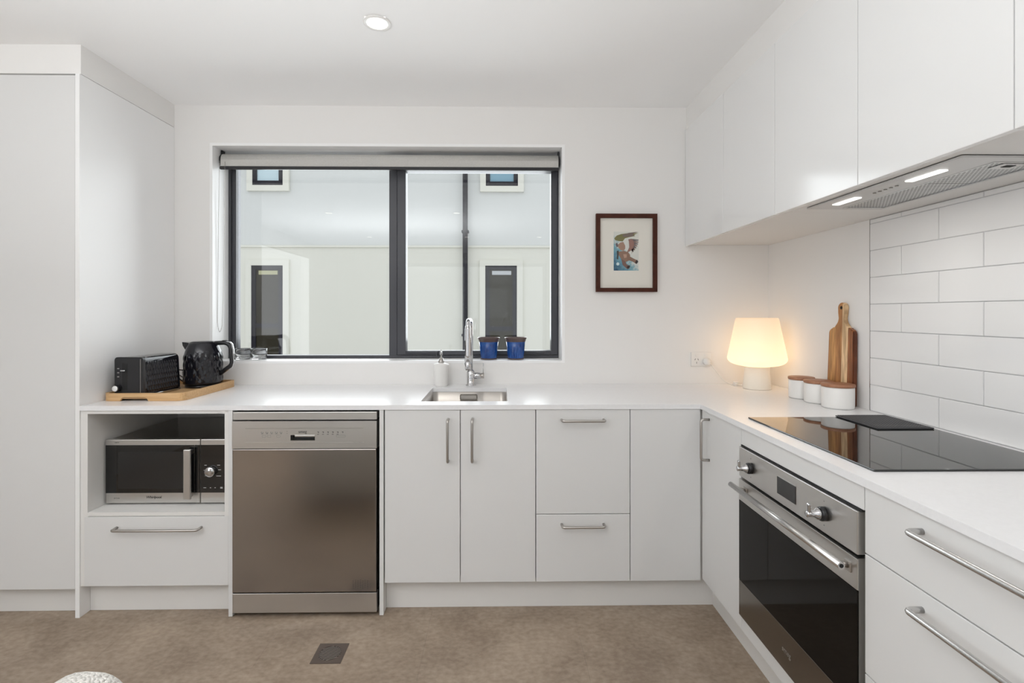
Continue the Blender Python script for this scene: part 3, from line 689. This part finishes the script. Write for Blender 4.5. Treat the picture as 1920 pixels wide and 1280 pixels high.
# ================================================================== lamp, outlet
LX, LY = 1.322, 2.575
t = thing('table_lamp', 'white plastic mushroom-shaped table lamp glowing in the corner', 'lamp', (LX, LY, CT))
obj('base', lathe(bmesh.new(), [(0, CT+.0005), (.066, CT+.0005), (.0675, CT+.004), (.060, CT+.075), (.0595, CT+.108), (.062, CT+.1135), (0, CT+.114)], LX, LY, 48), M['lampbase'], t)
pr = [(.0615, CT+.1142), (.070, CT+.116)]+[(u, v) for u, v in [(a[0], a[2]) for a in arc((.075, 0, CT+.117), (.142, 0, CT+.124), (.140, 0, CT+.158), 8)]]
pr += [(.1015, CT+.352), (.0985, CT+.360), (.096, CT+.361), (.0945, CT+.357), (0, CT+.355)]
obj('shade', lathe(bmesh.new(), pr, LX, LY, 56), M['shade'], t)
t = thing('power_outlet', 'white double power outlet on the wall left of the lamp', 'outlet', (1.105, YB, 1.016))
obj('plate', B(1.0498, 1.1613, YB-.009, YB-.0005, .9790, 1.0556, bev=.002), M['whiteplastic'], t)
sl = bmesh.new()
for dx, dz, rot in ((-.008, .008, .45), (.008, .008, -.45), (0, -.010, 0)):
    q = bmesh.new(); box(q, -.0014, .0014, -.0006, .0006, -.005, .005); join(sl, q, Matrix.Translation((1.079+dx, YB-.0095, 1.009+dz)) @ Matrix.Rotation(rot, 4, 'Y'))
obj('socket_slots', sl, M['greyink'], t)
for x in (1.079, 1.131): obj('rocker_switch', B(x-.007, x+.007, YB-.012, YB-.009, 1.034, 1.047, bev=.001), M['whiteplastic'], t)
t = thing('lamp_cord', 'white lamp cord running from the outlet down to the lamp', 'cord', (1.131, YB-.03, .9))
pg = bmesh.new(); lathe(pg, [(0, 0), (.019, 0), (.020, .012), (.015, .030), (.007, .034), (0, .034)], 0, 0, 24)
bmesh.ops.transform(pg, matrix=Matrix.Translation((1.131, YB-.0095, 1.005)) @ Matrix.Rotation(PI/2, 4, 'X'), verts=pg.verts); tube(pg, [(1.135, YB-.03, 1.002), (1.150, YB-.03, .990)], [.010, .005], 12); obj('plug', pg, M['whiteplastic'], t)
cd = tube(bmesh.new(), [(1.150, YB-.03, .990), (1.175, YB-.03, .958), (1.205, YB-.03, .922), (1.220, YB-.032, .905)]+arc((1.220, YB-.032, .905), (1.236, YB-.034, .8865), (1.262, YB-.06, .8865), 6)[1:]+[(1.28, 2.665, .8865), (1.295, 2.650, .8885)], .0027, 8); obj('cable', cd, M['whiteplastic'], t)
for i in range(4):  # spare cord coiled behind the base
    rr = .018; obj('cord_coil', tube(bmesh.new(), [(1.262+rr*math.cos(a)*.7, 2.675+rr*math.sin(a)*.6, CT+.0035+.0055*i) for a in [2*PI*j/20 for j in range(21)]], .0027, 6), M['whiteplastic'], t)

# ================================================================== canisters and board
M['lidin'] = M['lid']
for (x, y, r, h, lab) in ((1.380, 2.290, .0535, .098, 'white canister with a wooden lid, farthest back of the three'), (1.385, 2.174, .0565, .098, 'white canister with a wooden lid, between the other two'), (1.388, 2.053, .0600, .100, 'white canister with a wooden lid, nearest the cooktop')):
    t = thing('canister', lab, 'canister', (x, y, CT), group='lidded canisters beside the cutting board')
    z = CT+.0004
    obj('jar', lathe(bmesh.new(), [(0, z), (r-.006, z), (r-.002, z+.003), (r-.0015, z+.008), (r-.0015, z+h-.017), (r-.004, z+h-.014), (0, z+h-.014)], x, y, 44), M['ceramic'], t)
    obj('lid', lathe(bmesh.new(), [(0, z+h-.0138), (r-.001, z+h-.0138), (r+.0008, z+h-.012), (r+.0008, z+h-.004), (r-.001, z+h-.002), (0, z+h-.0015)], x, y, 44), M['lid'], t)
BY = 2.137
t = thing('cutting_board', 'striped acacia paddle board leaning on the wall behind the canisters', 'board', (1.468, BY, CT))
hw, hw2 = .084, .078
pl = [(-hw, .006), (-hw+.006, 0), (hw-.006, 0), (hw, .006), (hw2, .300)]
pl += [(u, v) for u, v, _ in arc((hw2, .300, 0), (hw2-.002, .318, 0), (hw2-.03, .322, 0), 5)[1:]]
pl += [(u, v) for u, v, _ in arc((.045, .325, 0), (.016, .336, 0), (.0125, .364, 0), 6)]
pl += [(.0170, .388)]+[(.0235*math.sin(a), .4075-.0235*math.cos(a)) for a in [PI*(.42+1.16*i/14) for i in range(15)]]
pl += [(-.0170, .388)]+[(u, v) for u, v, _ in arc((-.0125, .364, 0), (-.016, .336, 0), (-.045, .325, 0), 6)]
pl += [(u, v) for u, v, _ in arc((-hw2+.03, .322, 0), (-hw2+.002, .318, 0), (-hw2, .300, 0), 5)]
bm = prism(bmesh.new(), pl, 'x', -.018, 0)
e = [e for e in bm.edges if len(e.link_faces) == 2 and abs(e.verts[0].co.x-e.verts[1].co.x) < 1e-6]
bmesh.ops.bevel(bm, geom=e, offset=.0025, segments=2, affect='EDGES')
bo = obj('paddle', bm, M['board'], t, local=True)
hl = bmesh.new(); lathe(hl, [(0, .001), (.0072, .001), (.0072, 0), (0, 0)], 0, 0, 20)
bmesh.ops.transform(hl, matrix=Matrix.Translation((-.0178, 0, .409)) @ Matrix.Rotation(-PI/2, 4, 'Y'), verts=hl.verts); obj('hanging_hole', hl, M['void'], bo, local=True)
t.rotation_euler = (0, math.radians(1.4), 0)

# ================================================================== picture
px0, px1, pz0, pz1 = .5278, .8605, 1.3844, 1.8079
t = thing('framed_picture', 'small dark wood framed print hanging right of the window', 'picture', ((px0+px1)/2, YB-.012, pz0))
obj('frame', ring(bmesh.new(), [(px0, pz0), (px1, pz0), (px1, pz1), (px0, pz1)], [(px0+.0225, pz0+.0215), (px1-.0235, pz0+.0215), (px1-.0235, pz1-.0230), (px0+.0225, pz1-.0230)], 'y', YB-.022, YB-.001), M['frame_wood'], t)
obj('mount_board', B(px0+.02, px1-.02, YB-.010, YB-.004, pz0+.02, pz1-.02), M['mount'], t)
M['sea'] = mat('print_ground', (.4, .5, .5), .8)
N, L, b = nodes(M['sea'])
tc = N.new('ShaderNodeTexCoord'); sp = N.new('ShaderNodeSeparateXYZ'); no = N.new('ShaderNodeTexNoise'); no.inputs['Scale'].default_value = 55; no.inputs['Detail'].default_value = 5
ad = N.new('ShaderNodeMath'); ad.operation = 'MULTIPLY_ADD'; ad.inputs[1].default_value = 5.2; sb = N.new('ShaderNodeMath'); sb.operation = 'MULTIPLY_ADD'; sb.inputs[1].default_value = 1.2
cr = N.new('ShaderNodeValToRGB')
st = [(.0, (.04, .10, .17)), (.22, (.12, .26, .34)), (.42, (.20, .38, .44)), (.60, (.62, .64, .60)), (1, (.66, .66, .60))]
while len(cr.color_ramp.elements) < len(st): cr.color_ramp.elements.new(.5)
for e, (p, c) in zip(cr.color_ramp.elements, st): e.position = p; e.color = (*c, 1)
mm = N.new('ShaderNodeMath'); mm.operation = 'MULTIPLY_ADD'; mm.inputs[1].default_value = 4.2
m2 = N.new('ShaderNodeMath'); m2.operation = 'MULTIPLY_ADD'; m2.inputs[1].default_value = 3.2; m2.inputs[2].default_value = -.40
m3 = N.new('ShaderNodeMath'); m3.operation = 'ADD'; m4 = N.new('ShaderNodeMath'); m4.operation = 'MULTIPLY_ADD'; m4.inputs[1].default_value = .55
L.new(tc.outputs['Object'], sp.inputs[0]); L.new(sp.outputs[2], m2.inputs[0]); L.new(sp.outputs[0], mm.inputs[0]); L.new(m2.outputs[0], mm.inputs[2])
L.new(tc.outputs['Object'], no.inputs[0]); L.new(no.outputs['Fac'], m4.inputs[0]); L.new(mm.outputs[0], m4.inputs[2]); L.new(m4.outputs[0], cr.inputs[0]); L.new(cr.outputs[0], b.inputs['Base Color'])
ax0, ax1, az0, az1 = .6250, .7616, 1.5003, 1.7113
pr_ = obj('print', B(ax0, ax1, YB-.0106, YB-.0098, az0, az1), M['sea'], t)
def ink(name, col, poly, lay):
    m = mat('print_'+name, col, .85)
    q = [(ax0+u*(ax1-ax0), az1-v*(az1-az0)) for u, v in poly]
    obj(name, prism(bmesh.new(), q, 'y', YB-.0107-.00008*lay, YB-.0105), m, pr_)
ink('upper_wing', (.20, .19, .085), [(.02, .17), (.12, .10), (.30, .06), (.55, .04), (.72, .06), (.98, .02), (.80, .09), (.86, .11), (.62, .14), (.45, .17), (.36, .25), (.20, .24), (.06, .22)], 1)
ink('upper_wing_feathers', (.20, .16, .14), [(.34, .08), (.60, .03), (.97, .0), (.75, .06), (.84, .09), (.68, .13), (.40, .14)], 2)
for i in range(8):
    a = i/7; u0, v0 = .58+.12*a, .20+.26*a; u1, v1 = 1.0-.28*a*a, .24+.35*a-.02
    ink('feather', (.24, .17, .15) if i % 2 else (.17, .15, .15), [(u0, v0), (u0+.10, v0-.02), (u1, v1-.015), (u1-.02, v1+.012), (u0+.03, v0+.05)], 1)
ink('lower_wing', (.30, .17, .14), [(.60, .19), (.76, .20), (.82, .30), (.78, .42), (.66, .50), (.52, .54), (.62, .40)], 3)
ink('head', (.36, .23, .17), [(.26, .28), (.38, .26), (.46, .36), (.46, .44), (.38, .49), (.27, .47), (.18, .40), (.14, .35)], 3)
ink('muzzle', (.14, .11, .12), [(.08, .30), (.15, .29), (.18, .37), (.13, .40), (.09, .36)], 4)
ink('torso', (.27, .17, .125), [(.18, .52), (.40, .49), (.58, .53), (.66, .60), (.62, .74), (.48, .78), (.30, .70), (.20, .60)], 4)
ink('near_leg', (.20, .12, .10), [(.30, .70), (.46, .76), (.52, .84), (.66, .89), (.62, .95), (.54, .96), (.36, .86)], 5)
ink('far_leg', (.25, .155, .115), [(.56, .60), (.76, .68), (.96, .74), (.97, .79), (.90, .83), (.76, .77), (.54, .72)], 5)
ink('near_paw', (.05, .04, .04), [(.52, .90), (.62, .86), (.66, .89), (.62, .94), (.55, .955)], 6)
ink('far_paw', (.05, .04, .04), [(.86, .77), (.93, .72), (.98, .77), (.92, .83), (.86, .81)], 6)
ink('arm', (.075, .075, .07), [(.12, .50), (.20, .48), (.20, .60), (.18, .72), (.12, .70), (.13, .60)], 5)
ink('belly', (.46, .30, .22), [(.38, .58), (.52, .58), (.52, .66), (.42, .68)], 6)
ink('moon', (.60, .72, .74), [(.165+.06*math.cos(a), .83+.04*math.sin(a)) for a in [2*PI*i/16 for i in range(16)]], 2)

# ================================================================== tray, toaster, kettle
t = thing('bamboo_tray', 'bamboo serving tray under the toaster and kettle', 'tray', (-1.5625, 2.475, CT))
tx0, tx1, ty0, ty1 = -1.7395, -1.386, 2.247, 2.703
obj('tray_floor', prism(bmesh.new(), rrect(tx0+.004, tx1-.004, ty0+.004, ty1-.004, .03), 'z', CT+.0105, CT+.0143), M['bamboo'], t)
rim = ring(bmesh.new(), rrect(tx0, tx1, ty0, ty1, .034), rrect(tx0+.011, tx1-.011, ty0+.011, ty1-.011, .024), 'z', CT+.0003, CT+.0345)
ro = obj('tray_rim', rim, M['bamboo'], t)
cut = obj('cutter', prism(bmesh.new(), [(-1.660, CT-.01), (-1.538, CT-.01), (-1.538, CT+.002), (-1.546, CT+.015), (-1.552, CT+.0165), (-1.646, CT+.0165), (-1.652, CT+.015), (-1.660, CT+.002)], 'y', ty0-.02, ty0+.03), M['bamboo'])
cut.location = Vector((0, 0, 0))
bmod = ro.modifiers.new('cut', 'BOOLEAN'); bmod.object = cut; bmod.solver = 'EXACT'
bpy.context.view_layer.update()
me = bpy.data.meshes.new_from_object(ro.evaluated_get(bpy.context.evaluated_depsgraph_get())); ro.modifiers.clear(); ro.data = me
bpy.data.objects.remove(cut)

# toaster (local axes: x across, y along, front at -y)
t = thing('toaster', 'black textured long-slot toaster on the bamboo tray', 'toaster', (-1.628, 2.388, CT+.0145), math.radians(-3.5))
hwd, hl_, zb, zt = .066, .122, .010, .1765
bm = bmesh.new(); ny, nz = 150, 36
def pat(u, v): return abs(math.sin(PI*(u+v)))*abs(math.sin(PI*(u-v)))
def sec(y):
    """cross-section outline of the body at y, right side first"""
    pts = []; r = .022
    for i in range(nz+1): pts.append((hwd, zb+(zt-r-zb)*i/nz))
    for i in range(1, 7): a = PI/2*i/6; pts.append((hwd-r+r*math.cos(a), zt-r+r*math.sin(a)))
    return pts+[(-x, z) for x, z in pts[::-1]]
rings = []
for j in range(ny+1):
    y = -hl_+.012+(2*hl_-.012)*j/ny; f = 1 if j < ny-2 else (1-.06*(j-ny+2))
    R_ = []
    for x, z in sec(y):
        d_ = 0
        if abs(x) > hwd-.001 and .02 < z < zt-.028 and -hl_+.03 < y < hl_-.02: d_ = .0055*pat(y/.0150, z/.050)
        R_.append(bm.verts.new(((abs(x)-.004+d_-.055*max(0, z-.03))*f*(1 if x > 0 else -1), y, z if z < zb+.001 else zb+(z-zb)*(1 if f == 1 else f+.02))))
    rings.append(R_)
for a, c in zip(rings, rings[1:]):
    for i in range(len(a)): fc = bm.faces.new((a[i], a[(i+1) % len(a)], c[(i+1) % len(a)], c[i])); fc.smooth = True
bm.faces.new(rings[0]); bm.faces.new(rings[-1][::-1]); obj('body', bm, M['glossblack'], t, local=True)
fr = bmesh.new(); prism(fr, rrect(-hwd, hwd, zb, zt, .014), 'y', -hl_, -hl_+.0125); pf = obj('front_panel', fr, M['black'], t, local=True)
bm = bmesh.new(); box(bm, hwd-.014, hwd-.0115, -hl_-.0009, -hl_+.003, zb+.004, zt-.008); obj('chrome_strip', bm, M['chrome'], pf, local=True)
bm = bmesh.new(); box(bm, -.031, -.006, -hl_-.0006, -hl_+.001, .030, .150, bev=.0005); obj('lever_slot', bm, M['void'], pf, local=True)
bm = bmesh.new(); box(bm, -.028, -.007, -hl_-.016, -hl_-.001, .1155, .1215, bev=.002); obj('lever', bm, M['chrome'], pf, local=True)
bm = bmesh.new(); lathe(bm, [(0, .020), (.0125, .020), (.0145, .017), (.015, 0), (0, 0)], 0, 0, 28); bmesh.ops.transform(bm, matrix=Matrix.Translation((-.047, -hl_, .040)) @ Matrix.Rotation(PI/2, 4, 'X'), verts=bm.verts); kn = obj('browning_knob', bm, M['black'], pf, local=True)
bm = bmesh.new(); lathe(bm, [(0, .0225), (.0118, .0225), (.0125, .020), (0, .020)], 0, 0, 28); bmesh.ops.transform(bm, matrix=Matrix.Translation((-.047, -hl_, .040)) @ Matrix.Rotation(PI/2, 4, 'X'), verts=bm.verts); obj('knob_cap', bm, M['whiteplastic'], kn, local=True, label='white knob cap')
for z in (.126, .108, .090):
    bm = bmesh.new(); box(bm, -.053, -.044, -hl_-.0015, -hl_+.0005, z-.0022, z+.0022, bev=.0007); obj('button', bm, M['nickel'], pf, local=True)
bm = bmesh.new(); prism(bm, rrect(-.048, .048, -hl_+.035, hl_-.018, .010), 'z', zt-.0045, zt-.0018); tp = obj('top_plate', bm, M['chrome'], t, local=True)
for x in (-.022, .022):
    bm = bmesh.new(); box(bm, x-.013, x+.013, -hl_+.045, hl_-.028, zt-.0017, zt-.0008); obj('bread_slot', bm, M['void'], tp, local=True)
bm = bmesh.new(); box(bm, .02, hwd+.004, -hl_+.035, hl_-.01, .003, .0095, bev=.001); obj('crumb_tray', bm, M['chrome'], t, local=True)
for x in (-.05, .045):
    for y in (-.095, .095): bm = bmesh.new(); tube(bm, [(x, y, 0), (x, y, .0105)], .008, 12); obj('foot', bm, M['black'], t, local=True)

# kettle
KX, KY, KZ = -1.503, 2.602, CT+.0145
t = thing('electric_kettle', 'black textured electric kettle at the back of the bamboo tray', 'kettle', (KX, KY, KZ))
obj('power_base', lathe(bmesh.new(), [(0, .0), (.078, 0), (.080, .003), (.080, .012), (.074, .016), (0, .016)], 0, 0, 48), M['black'], t, local=True)
pr = []
zs = [.018+.200*i/60 for i in range(61)]
def kr(z):
    u = (z-.018)/.2
    return .089-.004*u-.019*(max(0, u-.58)/.42)**2
prof = [(0, .0175), (.084, .0175)]+[(kr(z), z) for z in zs]+[(kr(.218)-.003, .2215), (kr(.218)-.006, .2225)]
def kf(a, z, r): return .0046*(pat(a*9/PI, z/.075)-.5)*min(1, max(0, (.185-z)/.03))*min(1, max(0, (z-.03)/.015)) if .03 < z < .185 else 0
obj('body', lathe(bmesh.new(), prof, 0, 0, 128, kf), M['glossblack'], t, local=True)
obj('lid', lathe(bmesh.new(), [(.0, .2215), (kr(.218)-.007, .2215), (kr(.218)-.010, .2265), (.045, .2295), (0, .2305)], 0, 0, 48), M['glossblack'], t, local=True)
spm = bmesh.new()
S = [[(-.055, .032, .222), (-.055, -.032, .222), (-.066, -.020, .165), (-.066, .020, .165)], [(-.080, .022, .224), (-.080, -.022, .224), (-.086, -.013, .190), (-.086, .013, .190)], [(-.099, .014, .225), (-.099, -.014, .225), (-.099, -.009, .207), (-.099, .009, .207)]]
S = [[spm.verts.new(p) for p in s_] for s_ in S]
for a, c in zip(S, S[1:]):
    for i in range(4): spm.faces.new((a[i], a[(i+1) % 4], c[(i+1) % 4], c[i]))
spm.faces.new(S[0]); spm.faces.new(S[-1]); obj('spout', spm, M['glossblack'], t, local=True)
hp = [(.060, 0, .219), (.100, 0, .221)]+arc((.100, 0, .221), (.134, 0, .222), (.141, 0, .190), 7)[1:]+[(.1445, 0, .150)]+arc((.146, 0, .125), (.146, 0, .106), (.128, 0, .096), 5)+[(.083, 0, .064)]
hn = tube(bmesh.new(), hp, .0118, 12, flat=(1.15, .95)); hd = obj('handle', hn, M['black'], t, local=True)
hp2 = [(p[0]+(.0105 if p[0] > .12 else .003), p[1], p[2]+(.009 if p[2] > .2 else (-.006 if p[2] < .11 else 0))) for p in hp[2:]]
hs = tube(bmesh.new(), hp2, .004, 8, flat=(2.2, .6)); obj('handle_trim', hs, M['chrome'], hd, local=True)
sw = bmesh.new(); box(sw, .098, .122, -.008, .008, .228, .234, bev=.002); obj('lid_button', sw, M['black'], hd, local=True)
# appliance cords between toaster and kettle
for lab, pts in (('black toaster cord looping behind the toaster towards the wall', [(-1.607, 2.512, .99), (-1.60, 2.55, .988), (-1.60, 2.62, .975), (-1.612, 2.70, .93), (-1.62, 2.735, .90), (-1.64, 2.745, .8865)]),
                 ('black kettle cord curling down onto the tray behind the kettle', [(-1.592, 2.612, .9045), (-1.60, 2.615, .91), (-1.622, 2.60, .935), (-1.63, 2.60, .955), (-1.64, 2.63, .95), (-1.65, 2.68, .93), (-1.66, 2.735, .89)])):
    k = thing('flex_cord', lab, 'cord', pts[0], group='black appliance cords'); obj('cable', tube(bmesh.new(), pts, .0032, 8), M['black'], k)

# ================================================================== floor drain
DX, DYY = -.6288, 1.8997; hs_ = .0555
t = thing('floor_drain', 'small square metal floor drain with a round slotted grate', 'drain', (DX, DYY, 0))
M['grate'] = mat('worn_grate_steel', (.26, .23, .21), .4, .8)
M['bronze'] = mat('dull_bronze_steel', (.12, .095, .082), .42, .7)
n = 32; pl_ = bmesh.new()
sq = []
for i in range(n):
    a = 2*PI*i/n+PI/4*0; c_, s_ = math.cos(a), math.sin(a); k_ = hs_/max(abs(c_), abs(s_)); sq.append((DX+c_*k_, DYY+s_*k_))
ci = [(DX+.040*math.cos(2*PI*i/n), DYY+.040*math.sin(2*PI*i/n)) for i in range(n)]
ring(pl_, sq, ci, 'z', .0003, .0022); obj('plate', pl_, M['bronze'], t)
obj('sump', lathe(bmesh.new(), [(0, .0004), (.0398, .0004), (.0398, .0008), (0, .0008)], DX, DYY, 32), M['void'], t)
for i in range(-4, 5):
    v = i*.0084; h_l = math.sqrt(max(0, .0392**2-v*v)); a = math.radians(27)
    q = bmesh.new(); box(q, -h_l, h_l, v-.0019, v+.0019, .0009, .0022); bmesh.ops.transform(q, matrix=Matrix.Translation((DX, DYY, 0)) @ Matrix.Rotation(a, 4, 'Z'), verts=q.verts); obj('grate_bar', q, M['grate'], t)

# ================================================================== downlights
for i, (x, y) in enumerate(DOWNLIGHTS):
    if i == 0:
        t = thing('downlight', 'round recessed ceiling downlight, lit, above the dishwasher', 'light', (x, y, ZC))
    else:
        t = thing('downlight', DLAB[i], 'light', (x, y, ZC), group='added downlights behind the viewpoint')
    obj('trim_ring', lathe(bmesh.new(), [(.040, ZC-.0005), (.0525, ZC-.0005), (.0535, ZC-.002), (.052, ZC-.0045), (.042, ZC-.0055), (.040, ZC-.004)], x, y, 40), M['whiteplastic'], t)
    obj('diffuser', lathe(bmesh.new(), [(0, ZC-.003), (.0398, ZC-.003), (.0398, ZC-.0008), (0, ZC-.0008)], x, y, 40), M['led'], t)
    spot('downlight_lamp', (x, y, ZC-.02), 7 if i == 0 else 1)

# ================================================================== boucle tub chair, its arm end peeping into view
t = thing('boucle_armchair', 'cream boucle tub chair with only one rounded arm end in view', 'chair', (-1.054, .55, 0))
ax, bx_, yb, ye = -.755, -1.334, .50, .905
path = [(ax, ye-.0, .531)]+[(ax, ye-.10*i, .531) for i in range(1, 4)]
path += [(-1.054+.28*math.cos(a), yb+.30*math.sin(a), .531+.05*abs(math.sin(a))) for a in [-PI*i/14 for i in range(1, 14)]]+[(bx_, ye-.10*i, .531) for i in (3, 2, 1, 0)]
path = [(ax, ye+.085, .531), (ax, ye+.078, .531), (ax, ye+.060, .531), (ax, ye+.033, .531)]+path+[(bx_, ye+.033, .531), (bx_, ye+.060, .531), (bx_, ye+.078, .531), (bx_, ye+.085, .531)]
rad = [.006, .036, .064, .084]+[.090]*(len(path)-8)+[.084, .064, .036, .006]
obj('back_and_arms', tube(bmesh.new(), path, rad, 28), M['boucle'], t)
obj('seat', prism(bmesh.new(), rrect(-1.262, -.846, .34, .93, .12), 'z', .20, .43), M['boucle'], t)
obj('skirt', ring(bmesh.new(), rrect(-1.36, -.748, .22, .96, .16), rrect(-1.265, -.843, .335, .935, .10), 'z', .10, .47), M['boucle'], t)
for x in (-1.25, -.86):
    for y in (.36, .86): obj('leg', tube(bmesh.new(), [(x, y, 0), (x, y, .205)], [.012, .018], 12), M['lid'], t)
# unseen patio doors added behind the camera for light and reflections
sd = struct('added_door_1', ring(bmesh.new(), [(-2.1, .0), (.9, .0), (.9, 2.2), (-2.1, 2.2)], [(-2.03, .06), (.83, .06), (.83, 2.14), (-2.03, 2.14)], 'y', -3.70, -3.62), M['frame'], label='assumed glazed patio door behind the viewpoint, added for light and reflections')
obj('door_stile', B(-.65, -.55, -3.69, -3.63, .06, 2.14), M['frame'], sd)
obj('pane', B(-2.03, .83, -3.668, -3.662, .06, 2.14), M['pane'], sd)
